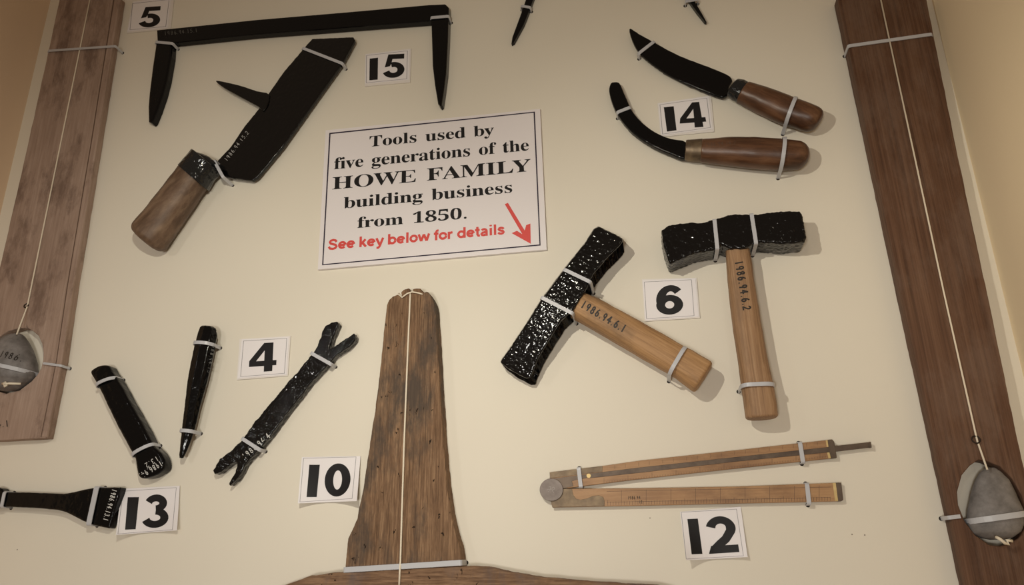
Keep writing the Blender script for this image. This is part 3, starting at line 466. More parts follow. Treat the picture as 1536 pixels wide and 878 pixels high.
t = Thing('slate_axe', 'black slate axe with broad blade, back spike and worn wooden handle left of the sign', 'slate axe', (220, 352), (500, 60))
bl = [(468, 58), (500, 56.5), (530, 55.5), (532, 60), (523, 77), (513, 95), (470, 155), (424, 220), (386, 266), (378, 271), (360, 268.5), (337, 265), (330, 262), (326, 241), (346, 220), (366, 190), (388, 163), (400, 144), (425, 108), (453, 75)]
sf = obj('blade', lump(t, bl, .006, .0115, .0008, 2, .0009, .00012, 200, 1, .00022, 300), M_BLACK, t)
obj('spike', lump(t, catmull([(323, 121), (334, 122), (360, 128), (384, 136), (404, 142), (396, 166), (386, 159), (360, 145), (335, 131)], 3), .006, .0135, .003, 3, .0009, .0001, 200, 1), M_BLACK, t)
pr = pxprof(t, [((273, 253), (308, 277)), ((262, 268), (299, 290)), ((240, 296), (279, 319)), ((217, 325), (260, 347)), ((201, 344), (247, 366)), ((195, 352), (240.5, 372))], .022)
obj('handle', handle_mesh(pr, .0220, .92, 2.1, .010, 0, .0006, 4), M_DULL, t)
pr = pxprof(t, [((271.5, 253.5), (309, 281)), ((283, 240), (319, 264.5)), ((291, 230), (329, 254))], .0215)
obj('ferrule', handle_mesh(pr, .0215, .92, 2.1, 0, .002, .0004, 5), M_FERR, t)
pr = pxprof(t, [((293, 231), (327, 254)), ((303, 234), (332, 253)), ((313, 236), (335, 252))], .017)
obj('socket', handle_mesh(pr, .0165, .62, 2.4, 0, .003, .0003, 6), M_FERR, t)
write(t, '1986.94.15.2', (339.5, 243), (374, 199), 5.5, sf, M_WPEN, .11)
t = Thing('dividers', 'thin black pointed dividers whose two tips hang in at the top edge', 'dividers', (883, -210), (915, 40))
for q in ([(895, -214), (872, -216), (820, -80), (789, -2), (780, 24), (768.5, 55), (766.8, 65), (771, 62.5), (786, 35), (795.5, 11), (800, -2), (835, -80)], [(872, -212), (895, -216), (985, -100), (1040, -2), (1052, 18), (1060, 32.5), (1057, 31.5), (1044, 15.5), (1031.5, -2), (972, -96)]):
    obj('leg', tomesh(prism_bm(t.poly(q, .007), .001, .007, .001, 2)), M_BLACK_S, t)
pr = t.l(883, -212, .007); bm = bmesh.new(); bmesh.ops.create_cone(bm, cap_ends=True, segments=24, radius1=.013, radius2=.012, depth=.010, matrix=Matrix.Translation((pr.x, pr.y, .0056)))
obj('hinge', tomesh(bm), M_BLACK_S, t)
t = Thing('broad_knife', 'broad curved black knife with red-brown wooden handle, uppermost at the card 14', 'knife', (1232, 184), (944, 42))
kb = catmull([(944, 42), (958, 50), (976, 60), (1018.5, 82.7), (1063.6, 100), (1090, 111), (1097, 116.5), (1098.5, 121.5), (1094, 129), (1093, 139), (1088, 144.5), (1078.6, 145), (1043.6, 131.5), (1006, 114), (976, 94), (958.4, 77.7), (948.4, 60)], 3)
obj('blade', lump(t, kb, .005, .010, .0008, 2, .0010, .0001, 200, 3), M_BLACK_S, t)
pr = pxprof(t, [((1123, 126), (1111.5, 154)), ((1112, 121), (1103, 150)), ((1103.5, 119.5), (1096, 145)), ((1099.5, 121), (1093.5, 144))], .018)
obj('ferrule', handle_mesh(pr, .0180, .9, 2.1, .001, .003, .0002, 2), M_FERR, t)
pr = pxprof(t, [((1235.5, 169), (1224, 198)), ((1222, 161), (1208, 195)), ((1190, 149), (1177, 186)), ((1152, 134.5), (1139, 169)), ((1120, 124), (1109, 153))], .020)
obj('handle', handle_mesh(pr, .0200, .95, 2.1, .008, .001, .0004, 3), M_WALNUT, t)
t = Thing('hooked_knife', 'narrow hooked black knife with brass ferrule and brown handle, lower at the card 14', 'knife', (1214, 233), (1040, 227))
kh = catmull([(916, 124.5), (921, 122.5), (928, 123), (932, 129), (936, 139), (941, 150), (948, 165), (963, 183), (983.4, 198), (1006, 207.5), (1030, 213), (1030, 238), (1003.5, 230), (981, 220), (960, 207.5), (943, 193), (928, 174), (919, 156), (913.5, 136)], 3)
obj('blade', lump(t, kh, .005, .0125, .0016, 3, .0010, .0001, 200, 6), M_BLACK_S, t)
pr = pxprof(t, [((1053, 210.5), (1052, 242)), ((1040, 211.5), (1039, 241.5)), ((1028.5, 212), (1027.5, 239.5))], .013)
obj('ferrule', handle_mesh(pr, .0135, .95, 2.0, 0, .001, .00005, 1), M_BRASS_B if False else M_BRASS, t)
pr = pxprof(t, [((1214, 220), (1214, 246)), ((1200, 214.5), (1199, 252.5)), ((1170, 211), (1169, 254)), ((1130, 208.5), (1129, 251)), ((1090, 208.5), (1089, 247)), ((1052, 211), (1051.5, 242))], .0190)
sf = obj('handle', handle_mesh(pr, .0190, .95, 2.1, .008, .001, .0003, 8), M_WALNUT, t)
write(t, '1986.94.14.2', (1056, 219), (1104, 218), 6, sf, M_DPEN, .14, z0=.027)
# hammer with tilted head
t = Thing('lump_hammer', 'heavy black hammer with slanting handle and tilted head, left of card 6', 'hammer', (868, 458), (1060, 574), 'lump hammers beside the 6 card')
hd = [(897.3, 340), (915, 348), (932.9, 357.5), (934.3, 361.5), (929, 369.5), (910, 388), (890.5, 411.5), (885, 421), (881, 432), (872.4, 446), (861, 465), (842, 481.5), (826, 507), (808.6, 535.7), (795.5, 567), (789.4, 567.6), (767, 556.4), (750.6, 543.9), (752, 539.7), (760.7, 528.5), (772, 511.8), (791, 483), (811, 450.5), (823.4, 434), (848, 401), (876.8, 365.6), (890.5, 343.9)]
obj('head', lump(t, hd, .003, .036, .0022, 3, .0008, .00035, 110, 1, .00050, 340, lambda c: 1-.40*min(1, max(0, (-c.y-.018)/.085))**1.3), M_BLACK, t)
pr = pxprof(t, [((878, 441), (858, 477)), ((908, 455), (888, 494)), ((950, 478), (929, 518)), ((1000, 506), (977, 546)), ((1038, 527), (1016, 569)), ((1068, 545), (1044, 590))], .020)
sf = obj('handle', handle_mesh(pr, .0205, .86, 2.8, 0, .004, .0005, 4, seg=48), M_HICK, t)
zf = lambda x, y: .0372
write(t, '1986.94.6.1', (869, 459.5), (936, 499.5), 11, sf, M_PEN, .2, z0=.037)
t = Thing('lump_hammer', 'heavy black hammer with upright handle hanging below its level head, right of card 6', 'hammer', (1106, 380), (1141, 628), 'lump hammers beside the 6 card')
hd = [(992, 345.5), (1002, 338), (1018, 335), (1034.7, 332.8), (1053, 333.7), (1065, 330), (1074.8, 328.2), (1089.3, 322.8), (1104, 320.4), (1129.4, 321.9), (1155, 318.2), (1180.4, 316), (1199.6, 316.4), (1203.2, 320), (1207, 338), (1210, 354.7), (1207, 362.5), (1176.8, 365.6), (1136.7, 362.9), (1118.5, 372), (1096.6, 373), (1082, 367.4), (1071, 374.7), (1042, 380), (1020, 389), (1006, 395), (1003, 393), (998, 378), (993.7, 362)]
obj('head', lump(t, hd, .003, .033, .0022, 3, .0008, .00035, 110, 9, .00062, 340), M_BLACK, t)
pr = pxprof(t, [((1088.5, 376), (1124, 373)), ((1091, 420), (1130.5, 420)), ((1097, 475), (1139.5, 475)), ((1105, 530), (1149, 530)), ((1111, 574), (1158, 572)), ((1116, 610), (1165, 606)), ((1118.5, 630), (1167, 627))], .019)
sf = obj('handle', handle_mesh(pr, .0195, .82, 2.7, 0, .003, .0004, 4, seg=48), M_HICK2, t)
write(t, '1986.94.6.2', (1102.5, 391), (1115.5, 467), 11, sf, M_PEN, .2, z0=.035)
t = Thing('forked_bar', 'black pitted iron bar forked at both ends, below right of the 4 card', 'forked bar', (345, 720), (520, 495))
fb = [(504.8, 482.6), (507.7, 485.5), (504, 495), (499.6, 504), (496, 514), (493.7, 523.3), (498, 521.8), (507, 516), (518.8, 507.8), (530.7, 500), (533.2, 504.8), (532, 510), (524, 520), (512, 527.5), (503, 533.5), (495, 543), (481, 557.8), (464.5, 575.6), (448, 597.8), (437, 611), (427, 624), (404, 656), (383, 680), (373, 690), (367, 698), (361, 711), (354, 720), (344.5, 729), (343.3, 726.4), (346, 719), (351, 711), (354.5, 702), (356, 696), (353, 692.5), (344, 697.4), (330.5, 708.5), (321, 711.5), (319.4, 706), (328.8, 688.8), (345.9, 676.9), (357.8, 665), (366.4, 655.5), (378.3, 637.6), (398.8, 612), (409, 601), (430, 575), (447.8, 555.9), (466.3, 532), (473, 523.3), (481, 505.5), (483.3, 496.6), (487.7, 489.2), (496.6, 483.3)]
sf = obj('bar', lump(t, fb, .002, .012, .0022, 3, .0007, .0003, 120, 1, .00075, 300), M_BLACK_R, t)
write(t, '1986.94.4', (366.5, 690), (407, 655), 8, sf, M_WPEN, .14)
t.root.name = 'forked_bar'
t = Thing('punch', 'slim black tapering iron punch standing nearly upright between the card 4 and a black chisel', 'punch', (312, 490), (272, 688))
pr = pxprof(t, [((303, 491), (321, 490)), ((301, 493.5), (324.5, 493.5)), ((298, 502), (325.5, 504)), ((293.5, 519), (322.5, 523)), ((288, 545), (317, 549)), ((283, 572), (310.5, 576)), ((279, 605), (301, 609)), ((274.5, 642), (292, 646)), ((272, 664), (284.5, 668)), ((270, 682), (277, 685)), ((270, 687), (275, 688.5))], .012)
me = remesh(tomesh(lathe_bm(pr, .0125, .8, 8, 2.0)), .0007); me.update(); disp(me, .0002, 150, 3, .00012, 400)
sf = obj('shaft', me, M_BLACK_S, t)
write(t, '1986.94.13', (318, 512), (311, 560), 5, sf, M_GPEN, .13, z0=.019)
t = Thing('cold_chisel', 'short thick black iron chisel with a rounded flared tip leaning left of the slim punch', 'chisel', (148, 555), (227, 710))
cc = catmull([(134.5, 558.5), (142, 551), (150, 547.8), (161, 548), (166.7, 557), (177, 572), (195, 605), (218, 646), (228, 667), (238, 677), (243.5, 685), (246, 696), (243, 705.4), (227, 715), (211, 717.5), (205, 710), (202, 692), (197, 680), (177, 644), (154, 596), (143, 574)], 3)
sf = obj('shaft', lump(t, cc, .001, .0165, .008, 5, .0009, .0003, 120, 4, .00008, 330), M_BLACK_S, t)
write(t, '1986.94.', (241, 691), (208, 711.5), 8, sf, M_WPEN, .13); write(t, '13.2', (236, 684), (216, 697), 7, sf, M_WPEN, .13)
t = Thing('plugging_chisel', 'black iron chisel with a wide splayed blade pointing at the 13 card', 'chisel', (0, 748), (172, 762))
sp = [(-70, 742), (-69, 768), (0, 760.6), (11, 760.6), (54.7, 762.5), (85.7, 765.5), (98.4, 769), (109.4, 774.5), (124, 782), (138.5, 788), (162, 793), (164.3, 791.2), (168, 778), (175, 752), (180.5, 732.5), (179.5, 731), (142, 731.8), (127.6, 734), (109, 738.7), (95, 741), (73, 740), (36.5, 738.7), (11, 738.3), (4.6, 737), (2, 733), (-4, 731)]
sf = obj('shaft', lump(t, sp, .001, .0125, .0028, 3, .0009, .0002, 120, 7, .00008, 330), M_BLACK_S, t)
write(t, '1986.94.13.1', (169, 733), (154.5, 781), 7, sf, M_WPEN, .15)
# ------------------------------------------------------------------ folding rule (12)
t = Thing('folding_rule', 'boxwood and brass folding rule opened in a narrow V above the 12 card', 'folding rule', (845, 747), (1262, 738))
H0, H1 = .0015, .0062
obj('lower_arm', tomesh(prism_bm(t.poly([(843.8, 733.5), (950, 732.8), (1100, 730.2), (1110, 730), (1254, 724.6), (1257.5, 752.3), (1100, 755.8), (950, 759.2), (828.5, 761.5), (826, 752), (833, 750), (840, 743)], H1), H0, H1, .0004, 1)), M_BOX, t)
obj('lower_end_cap', tomesh(prism_bm(t.poly([(1253.5, 724.4), (1262, 724.2), (1265, 750.5), (1262, 752.2), (1257, 752.4)], H1+.0001), H0, H1+.0001, .0003, 1)), M_BRASS_D, t)
obj('lower_end_strip', tomesh(prism_bm(t.poly([(1249, 724.8), (1253.6, 724.6), (1257.2, 751.8), (1252.6, 752)], H1+.0001), H1-.001, H1+.0001)), M_BRASS_B, t)
obj('joint_plate', tomesh(prism_bm(t.poly([(843.6, 733.6), (858, 733.6), (860, 743), (864, 748.5), (871, 750), (880, 748.2), (889, 744.4), (898, 743.2), (904.8, 746), (907, 752), (906.8, 759.6), (828.5, 761.2), (826.2, 752), (833, 750), (840, 743)], H1+.0002), H0, H1+.0002, .0002, 1)), M_BRASS, t)
uy = lambda x: 709+(x-824.5)*(-49.5/423.5)
obj('upper_arm', tomesh(prism_bm(t.poly([(824.5, 709), (903.6, 699.4), (960, 691.2), (1110, 675), (1246, 659.8), (1250, 662), (1254.8, 687), (1100, 703.4), (950, 720), (873, 729.8), (850, 732.8), (844, 727), (838, 720), (824.8, 718)], H1), H0, H1, .0004, 1)), M_BOX, t)
obj('upper_plate', tomesh(prism_bm(t.poly([(824.3, 708.8), (903.6, 699.3), (904, 707.8), (866, 712.6), (825, 717.8)], H1+.0002), H1-.001, H1+.0002, .0002, 1)), M_BRASS, t)
obj('joint_strap', tomesh(prism_bm(t.poly([(826, 718.5), (866, 713.5), (884, 711.5), (884, 716.5), (862, 721), (858, 722.5), (860, 730), (845, 733), (836, 731), (834, 724)], H1+.0002), H1-.001, H1+.0002, .0002, 1)), M_BRASS_D, t)
obj('slide', tomesh(prism_bm(t.poly([(884, 710.8), (960, 701.5), (1100, 686.3), (1246, 670.5), (1252.5, 669.2), (1304, 663.6), (1305, 671.6), (1254, 677.6), (1247, 678.5), (1100, 693.2), (960, 709.5), (885, 717.5)], H1+.0004), H1-.002, H1+.0004, .0002, 1)), M_BRASS_D, t)
obj('slide_tip', tomesh(prism_bm(t.poly([(1303.5, 663.4), (1306.5, 663.2), (1307.6, 671.6), (1304.5, 672)], H1+.001), H1-.003, H1+.001)), M_BRASS_D, t)
obj('slide_screw', tomesh(prism_bm(t.poly(arc(883, 714, 3.2, 3.2, 0, 345, 16), H1+.0008), H1, H1+.0008)), M_BRASS_B, t)
obj('upper_end_cap', tomesh(prism_bm(t.poly([(1241.5, 660.2), (1248, 659.4), (1251.5, 663), (1255.3, 687), (1246.8, 688), (1244.2, 678.6), (1243, 670.6)], H1+.0006), H0, H1+.0006, .0003, 1)), M_BRASS_D, t)
for q in ([(1238.5, 661), (1241.6, 660.6), (1243, 670.4), (1240, 670.8)], [(1240.5, 679.2), (1244.2, 678.8), (1246.4, 687.6), (1242.8, 688)]): obj('end_strip', tomesh(prism_bm(t.poly(q, H1+.0001), H1-.001, H1+.0001)), M_BRASS_B, t)
obj('round_joint', tomesh(prism_bm(t.poly(arc(827, 735, 17.6, 17.0, 0, 352, 44), .0082), .001, .0082, .0004, 2)), M_STEEL, t)
mk = bmesh.new()
def strokes(bm, T, pl, w, z):
    for line in pl:
        pts = [T.l(x, y, z) for x, y in line]
        for p, q in zip(pts, pts[1:]):
            d = (q-p).normalized(); n = Vector((-d.y, d.x, 0))*w/2; bm.faces.new([bm.verts.new(v) for v in (p+n, p-n, q-n, q+n)])
def setz(bm, z):
    for v in bm.verts: v.co.z = z
def markobj(T, name, lines, w, z, mat):
    bm = bmesh.new(); strokes(bm, T, lines, w, z); setz(bm, z); me = bpy.data.meshes.new(name); bm.to_mesh(me); bm.free(); return obj(name, me, mat, T)
mg = [[(823, 731), (826, 730), (825, 736), (822, 738)], [(826, 733), (831, 731), (832, 734), (828, 736), (831, 740)], [(820, 735), (829, 734)]]
markobj(t, 'engraved_monogram', mg, .0003, .0084, plain('engraving', (.40, .37, .34), .5))
tick = []
for k in range(1, 96):
    x = 858+k*4.12; y0 = 733.4-(x-858)*8.6/395 if x > 950 else 733.2; yb = 760.8-(x-858)*8.2/395
    yt = 733.2-(max(x-900, 0))*8.6/360
    if x > 1248: break
    if x < 909: continue
    f = .95 if k % 9 == 0 else (.34 if k % 9 in (4, 5) and k % 2 else .24)
    tick.append([(x, yb-1), (x, yb-1-(yb-yt-3)*f)])
tick.append([(910, 737.5), (1246, 731)]); tick.append([(910, 753.8), (1246, 746.5)])
markobj(t, 'scale_marks', tick, .00028, H1+.00012, M_DPEN)
tick = []
for k in range(0, 84):
    x = 906+k*4.0
    if x > 1238: break
    ya = 699.4-(x-903.6)*40/343; yb2 = 729.8-(x-873)*44/382
    f = 7.5 if k % 9 == 0 else 2.6
    tick.append([(x, yb2-1), (x, yb2-1-f)])
    if k % 9 == 4 or k % 9 == 8: tick.append([(x, ya+1), (x, ya+6.5)])
markobj(t, 'scale_marks', tick, .00028, H1+.00012, M_DPEN)
write(t, '1986.94', (941, 749.5), (961, 749), 4.5, lambda x, y: H1+.00014, M_PEN, .13, z0=H1); write(t, '12', (958, 755.5), (964, 755), 4, lambda x, y: H1+.00014, M_PEN, .13, z0=H1)
# ------------------------------------------------------------------ number cards
def homog(q, u, v):
    """photo point at (u, v) of the card, u right, v up; q = TL, TR, BR, BL"""
    tl, tr, br, bl = [Vector(p) for p in q]; a = bl.lerp(br, u); b = tl.lerp(tr, u); return a.lerp(b, v)
def card(label, q, paper, digits, hair=None, lift=(0, 0), base=.0016, back=True):
    T = Thing('number_card', label, 'number card', q[3], q[2], 'number cards beside the tools')
    def inv_u(x, y):                                   # photo point -> (u, v)
        u = v = .5
        for _ in range(12):
            p = homog(q, u, v); du = homog(q, u+.01, v)-p; dv = homog(q, u, v+.01)-p; r = Vector((x, y))-p
            det = du.x*dv.y-du.y*dv.x; u += .01*(r.x*dv.y-r.y*dv.x)/det; v += .01*(du.x*r.y-du.y*r.x)/det
        return u, v
    def z(u, v): return base+(max(0, 1-v)**1.6)*(lift[0]*max(0, 1-2*u)**2+lift[1]*max(0, 2*u-1)**2)
    def grid(qq, th, dz, name, mat, nu=14, nv=12):
        bm = bmesh.new(); top = []
        for j in range(nv+1):
            row = []
            for i in range(nu+1):
                p = homog(qq, i/nu, j/nv); u, v = inv_u(*p); w = T.l(p.x, p.y, z(u, v)); row.append((bm.verts.new((w.x, w.y, z(u, v)+dz)), bm.verts.new((w.x, w.y, z(u, v)+dz-th))))
            top.append(row)
        for j in range(nv):
            for i in range(nu):
                bm.faces.new([top[j][i][0], top[j][i+1][0], top[j+1][i+1][0], top[j+1][i][0]]); bm.faces.new([top[j][i][1], top[j+1][i][1], top[j+1][i+1][1], top[j][i+1][1]])
        ring_ = [top[0][i] for i in range(nu)]+[top[j][nu] for j in range(nv)]+[top[nv][i] for i in range(nu, 0, -1)]+[top[j][0] for j in range(nv, 0, -1)]
        for a, b in zip(ring_, ring_[1:]+ring_[:1]): bm.faces.new([a[0], a[1], b[1], b[0]])
        return obj(name, tomesh(bm), mat, T)
    if back: grid(q, .0010, 0, 'backing', M_BACK)
    grid(paper, .0003, .0004, 'paper', M_PAPER)
    def flatprint(name, loops2, mat, dz):
        cu = [[T.l(x, y, base) for x, y in lp] for lp in loops2]
        me = curvefill([[p.to_2d() for p in lp] for lp in cu], 0, 0); bm = bmesh.new(); bm.from_mesh(me)
        for axis in (0, 1):                              # cut fine enough to follow the sheet's curl
            if not any(lift): break
            lo = min(v.co[axis] for v in bm.verts); hi = max(v.co[axis] for v in bm.verts)
            for k in range(1, 12):
                c = [0, 0, 0]; c[axis] = lo+(hi-lo)*k/12; n = [0, 0, 0]; n[axis] = 1
                bmesh.ops.bisect_plane(bm, geom=bm.verts[:]+bm.edges[:]+bm.faces[:], plane_co=c, plane_no=n, dist=1e-7)
        for v in bm.verts:
            w = T.M @ Vector((v.co.x, v.co.y, base)); d = w-o0; f = d.dot(cz_)
            sx = CX+FPX*d.dot(cx_)/-f; sy = CY-FPX*d.dot(cy_)/-f; u, vv = inv_u(sx, sy); v.co = T.l(sx, sy, z(u, vv)+dz)
        me2 = bpy.data.meshes.new(name); bm.to_mesh(me2); bm.free(); return obj(name, me2, mat, T)
    hq = hair or [homog(paper, .05, .93), homog(paper, .93, .95), homog(paper, .92, .04), homog(paper, .04, .04)]
    hq = [Vector(p) for p in hq]; c = sum(hq, Vector((0, 0)))/4
    inner = [p+(c-p).normalized()*.9 for p in hq]
    flatprint('border_line', [[tuple(p) for p in hq], [tuple(p) for p in inner]], M_HAIR, .00055)
    for ch, dq in digits:                                # dq: TL TR BR BL of the printed figure
        for comp in DIG[ch]:
            flatprint('figure', [[tuple(homog(dq, x, y)) for x, y in lp] for lp in comp], M_INK, .0006+.00003*DIG[ch].index(comp))
    return T
def qd(x0, y0, x1, y1, sl=0.0, dy=0.0): return [(x0+sl, y0+dy), (x1+sl, y0), (x1, y1), (x0, y1+dy)]
card('white card with a bold number 5 in the top left corner', [(199, 2), (261, -5), (256, 43), (190, 49.5)], [(200.5, 3), (256.5, -3), (251.5, 42), (191.5, 47.5)], [('5', [(213, 11), (242.5, 9), (239.5, 40.5), (206.5, 41.5)])], [(198.5, 5), (254, -1), (249, 40), (194.5, 45)])
card('white card with a bold number 15 between the black axe blade and the iron leg', [(548, 81), (616.8, 72.5), (615.2, 123.5), (547.2, 129.5)], [(548.8, 82), (614.8, 74.5), (613.5, 120), (548, 126)], [('1', [(554.5, 88), (567, 86.5), (566.5, 119.5), (554, 120.5)]), ('5', [(577, 82), (608, 80.5), (606.5, 116), (573.5, 117.5)])], [(549.5, 83), (611.5, 76), (610.5, 118.5), (549, 124.5)])
card('white card with a bold number 14 between the two knives', [(986, 155), (1066.5, 143), (1071.5, 197.5), (991, 205.5)], [(987.3, 155.5), (1063, 144.5), (1069, 194), (992, 203.5)], [('1', [(995.7, 161), (1010.5, 159.5), (1014.8, 195.5), (1000.5, 197.5)]), ('4', [(1022, 155), (1053, 152.5), (1061, 190), (1019, 193)])], [(989.5, 157), (1060.5, 147), (1066, 191.5), (993.5, 201.5)])
card('white card with a bold number 6 between the two hammers', [(963, 419), (1045, 417), (1050, 477), (967, 482.3)], [(964, 421), (1043, 417.8), (1048, 475.6), (968.3, 480.6)], [('6', [(984, 429), (1024, 427), (1025, 471.5), (984.5, 473)])], [(966, 423), (1037.5, 419.5), (1041.5, 474), (969.5, 478.5)])
card('white card with a bold number 4 above the forked iron bar', [(359.5, 509), (436, 504), (431.5, 564), (355, 570)], [(363, 509.3), (433.5, 505.5), (430, 562.5), (356.5, 568)], [('4', [(375, 516), (416, 513.5), (414, 556.5), (373, 559.5)])], [(365, 511.5), (430.5, 507.5), (427, 560.5), (360.5, 565.5)])
card('white curling card with a bold number 13 at the wide chisel blade', [(183, 733.5), (270, 729), (265.8, 796), (174, 803)], [(183, 733.5), (270, 729), (265.8, 796), (174, 803)], [('1', [(191.6, 746.2), (208.4, 746), (203.4, 794.3), (187.5, 795)]), ('3', [(218, 743), (253.5, 741.5), (253, 791.5), (213.5, 792.5)])], [(184.2, 737), (264.8, 731.5), (259, 795.2), (176.5, 801.5)], (.012, .006), back=False)
card('white curling card with a bold number 10 left of the oak upright', [(453, 686), (541, 684.5), (535.5, 752), (447, 755.5)], [(453, 686), (541, 684.5), (535.5, 752), (447, 755.5)], [('1', [(464, 697.5), (479.7, 697.5), (475, 746), (459.8, 746)]), ('0', [(488, 696), (527, 695), (524.5, 744.5), (486, 746)])], [(455, 687.5), (534.5, 685.5), (528.5, 748.5), (449.5, 753.5)], (.008, .012), back=False)
card('white curling card with a bold number 12 under the folding rule', [(1020, 768), (1111, 760.5), (1121.5, 836), (1029, 841)], [(1020, 768), (1111, 760.5), (1121.5, 836), (1029, 841)], [('1', [(1031, 779), (1046.7, 778.3), (1053.7, 831.4), (1037.5, 832)]), ('2', [(1058, 775.5), (1101, 774), (1109, 828.5), (1062, 831.5)])], [(1021.5, 768.5), (1105, 763.8), (1115.5, 834.5), (1029, 839.3)], (.012, .004), back=False)
# ------------------------------------------------------------------ the sign
t = Thing('sign', 'large white rectangular sign with black serif lettering and a red arrow', 'sign', (476.7, 404.7), (820, 375))
SH = .0045
SQ = [(488.5, 195.5), (810, 163.3), (820, 374.5), (476.7, 404.5)]
obj('board', tomesh(prism_bm(t.poly(SQ, SH), .0005, SH)), plain('white_laminate', (.83, .79, .80), .4, 0, .4), t)
def signprint(name, loops, mat, z): return obj(name, curvefill([t.poly(lp, SH) for lp in loops], z, z), mat, t)
bo = [(494, 199.6), (802.3, 167.6), (811, 368.6), (483.2, 398.2)]; cc_ = Vector((648, 283)); bi = []
for p in bo: bi.append((p[0]+(1.9 if p[0] < 648 else -1.9), p[1]+(1.7 if p[1] < 283 else -1.7)))
signprint('border', [bo, bi], M_NAVY, SH+.0002)
def slant(bx): return .05+(bx-490)/315*-.092
def line(text, a, b, hpx, mat, ref):
    """serif line on the baseline a-b; hpx is the height in the photograph of the letter ref"""
    cap = max(v for lp in G[ref][1] for v in lp[1::2]); xs = []; x = 0
    for c in text:
        xs.append(x); x += 125 if c == ' ' else G[c][0]-6
    x0 = min(v for lp in G[text[0]][1] for v in lp[0::2]); x1 = xs[-1]+max(v for lp in G[text[-1]][1] for v in lp[0::2])
    d = Vector((b[0]-a[0], b[1]-a[1])); loops = []
    for c, ox in zip(text, xs):
        if c == ' ': continue
        for lp in G[c][1]:
            pts = []
            for gx, gy in zip(lp[0::2], lp[1::2]):
                base = Vector(a)+d*((gx+ox-x0)/(x1-x0)); k = gy/cap*hpx; pts.append((base.x+slant(base.x)*k, base.y-k))
            loops.append(pts)
    return signprint('lettering', loops, mat, SH+.0002)
def sansline(text, a, b, hpx, mat, pen=.068):
    xs = []; x = 0
    for c in text:
        xs.append(x); x += .26 if c == ' ' else SANS[c][0]
    d = Vector((b[0]-a[0], b[1]-a[1])); bm = bmesh.new(); n = 0
    for c, ox in zip(text, xs):
        if c == ' ': continue
        for st in SANS[c][1]:
            if st[0] == st[-1]: lps = [pen_outline(st[:-1]+st[:2], pen, pen)]; m = len(lps[0])//2; o_, i_ = lps[0][:m], lps[0][m:]; lps = [o_[:-1], i_[:-1]]
            else: lps = [pen_outline(st, pen, pen)]
            out = []
            for lp in lps:
                pts = []
                for gx, gy in lp:
                    base = Vector(a)+d*((gx+ox)/x); k = gy/.72*hpx; pts.append((base.x+slant(base.x)*k, base.y-k))
                out.append(t.poly(pts, SH))
            me = curvefill(out, SH+.0002+n % 5*.000008, SH+.0002+n % 5*.000008); bm.from_mesh(me); n += 1
    me = bpy.data.meshes.new('lettering'); bm.to_mesh(me); bm.free(); return obj('lettering', me, mat, t)
line('Tools used by', (554, 220.5), (741, 202.2), 15.8, M_INK, 'T')
line('five generations of the', (501, 254.2), (793.5, 225.6), 16.9, M_INK, 'h')
line('HOWE FAMILY', (498.5, 284.5), (796.5, 256.8), 18.2, M_INK, 'H')
line('building business', (515.5, 312.9), (768.5, 288.8), 16.6, M_INK, 'b')
line('from 1850.', (536, 342.3), (700, 328), 17.2, M_INK, '8')
sansline('See key below for details', (491.5, 375.4), (758, 351.4), 15.8, M_RED, .078)
signprint('arrow', [[(757.2, 306.5), (762, 304.6), (787, 346), (789.3, 338), (795.6, 335.6), (796.2, 366), (767.5, 350), (775.4, 346.4), (783.4, 351.5)]], M_RED, SH+.0002)
# ------------------------------------------------------------------ cable ties
g = lambda *a, **k: tie(*a, **k)
g('cable tie round the left leg of the iron timber dog', (233, 63.5), (259.5, 66), .0128)
g('cable tie round the right leg of the iron timber dog', (645.8, 27.5), (673.5, 25), .0128)
g('cable tie across the wide end of the slate axe blade', (453.5, 72.5), (514, 96), .0120)
g('cable tie round the neck between the slate axe blade and its ferrule', (321, 240.5), (335, 266), .023)
g('cable tie round the left leg of the dividers at the top edge', (781.5, 9.5), (796, 12), .0075, w=.0036)
g('cable tie round the right leg of the dividers at the top edge', (1028, 3), (1047, 0), .0075, w=.0036)
g('cable tie near the pointed tip of the broad knife blade', (958, 81), (982, 62.5), .0104)
g('cable tie round the handle of the broad knife', (1193, 150.5), (1178, 188), .0200, shape='round', ratio=.98)
g('cable tie near the blunt tip of the hooked knife blade', (925.5, 169.5), (946, 161.5), .0128)
g('cable tie round the handle of the hooked knife', (1175, 210.5), (1170.5, 256), .0190, shape='round', ratio=.98)
g('cable tie on the tilted hammer head above its handle', (845.5, 404.5), (886, 424), .0368)
g('cable tie on the tilted hammer head below its handle', (811.5, 446.5), (859.5, 471), .0368)
g('cable tie round the butt of the slanting hammer handle', (1028.5, 523.5), (1003.5, 566), .0205, shape='box', ratio=.90)
g('cable tie left of the handle on the level hammer head', (1071.5, 329), (1076, 374), .0338)
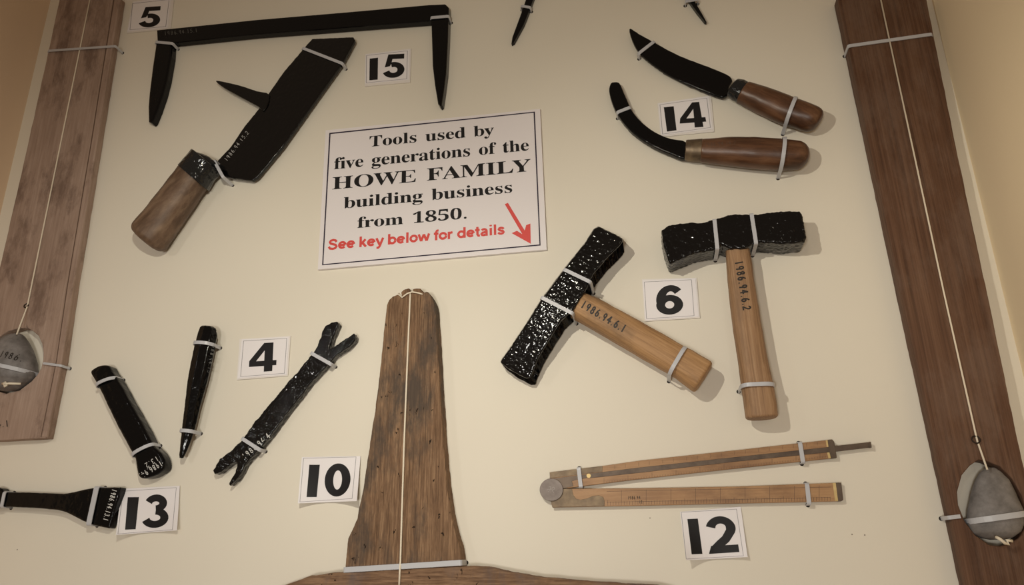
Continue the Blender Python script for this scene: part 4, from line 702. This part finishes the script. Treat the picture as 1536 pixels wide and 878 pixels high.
g('cable tie right of the handle on the level hammer head', (1127, 320.5), (1134, 366), .0338)
g('cable tie round the butt of the upright hammer handle', (1110.5, 582), (1160.5, 580), .0195, shape='box', ratio=.86)
g('cable tie at the upper fork of the forked bar', (466, 529.5), (497, 547), .0128)
g('cable tie at the lower fork of the forked bar', (362.5, 657.5), (390.5, 675.5), .0128)
g('cable tie near the thick top of the slim punch', (293.5, 517), (322.5, 518.5), .0125, shape='round', ratio=.84)
g('cable tie near the pointed foot of the slim punch', (272.5, 647), (292.5, 648.5), .0125, shape='round', ratio=.84)
g('cable tie near the blunt top of the short thick chisel', (146.5, 580), (176, 567.5), .0120, shape='round', ratio=.55)
g('cable tie above the flared tip of the short thick chisel', (199.5, 684), (231.5, 667), .0120, shape='round', ratio=.42)
g('cable tie on the narrow neck of the splayed chisel at the left edge', (8, 738), (3, 761.5), .0134)
g('wide cable tie across the splayed chisel blade beside the 13 card', (146, 730.5), (133.5, 788.5), .0134, w=.0065)
g('long cable tie across the foot of the oak upright', (515.5, 855.5), (692.5, 844.5), .0200, w=.0055)
g('cable tie round the upper rule arm beside the round joint', (868, 701.5), (871.5, 732), .0070)
g('cable tie round the upper rule arm near its far end', (1199.5, 663.5), (1204.5, 695), .0070)
g('cable tie round the lower rule arm near its far end', (1210, 725), (1213.5, 757.5), .0066)
g('cable tie across the top of the pale bleached plank', (72, 77), (174, 70), .0150, w=.0036)
g('cable tie across the top of the dark plank', (1272, 70), (1398.5, 52), .0184, w=.0042)
g('cable tie at the right edge of the pale plank beside the bob', (66, 545.5), (92, 549), .0150, w=.0030, ends=(0, 1))
g('cable tie at the left edge of the dark plank beside the bob', (1422, 777), (1440, 775), .0184, w=.0036, ends=(1, 0))
# ties round the two bobs
g('cable tie round the lead bob in the pale plank', (-17, 548), (48.5, 560), .014, shape='round', ratio=.76, w=.0048, holes=False)
g('cable tie round the lead bob in the dark plank', (1451, 783), (1536.5, 771), .014, shape='round', ratio=.70, w=.0052, holes=False)
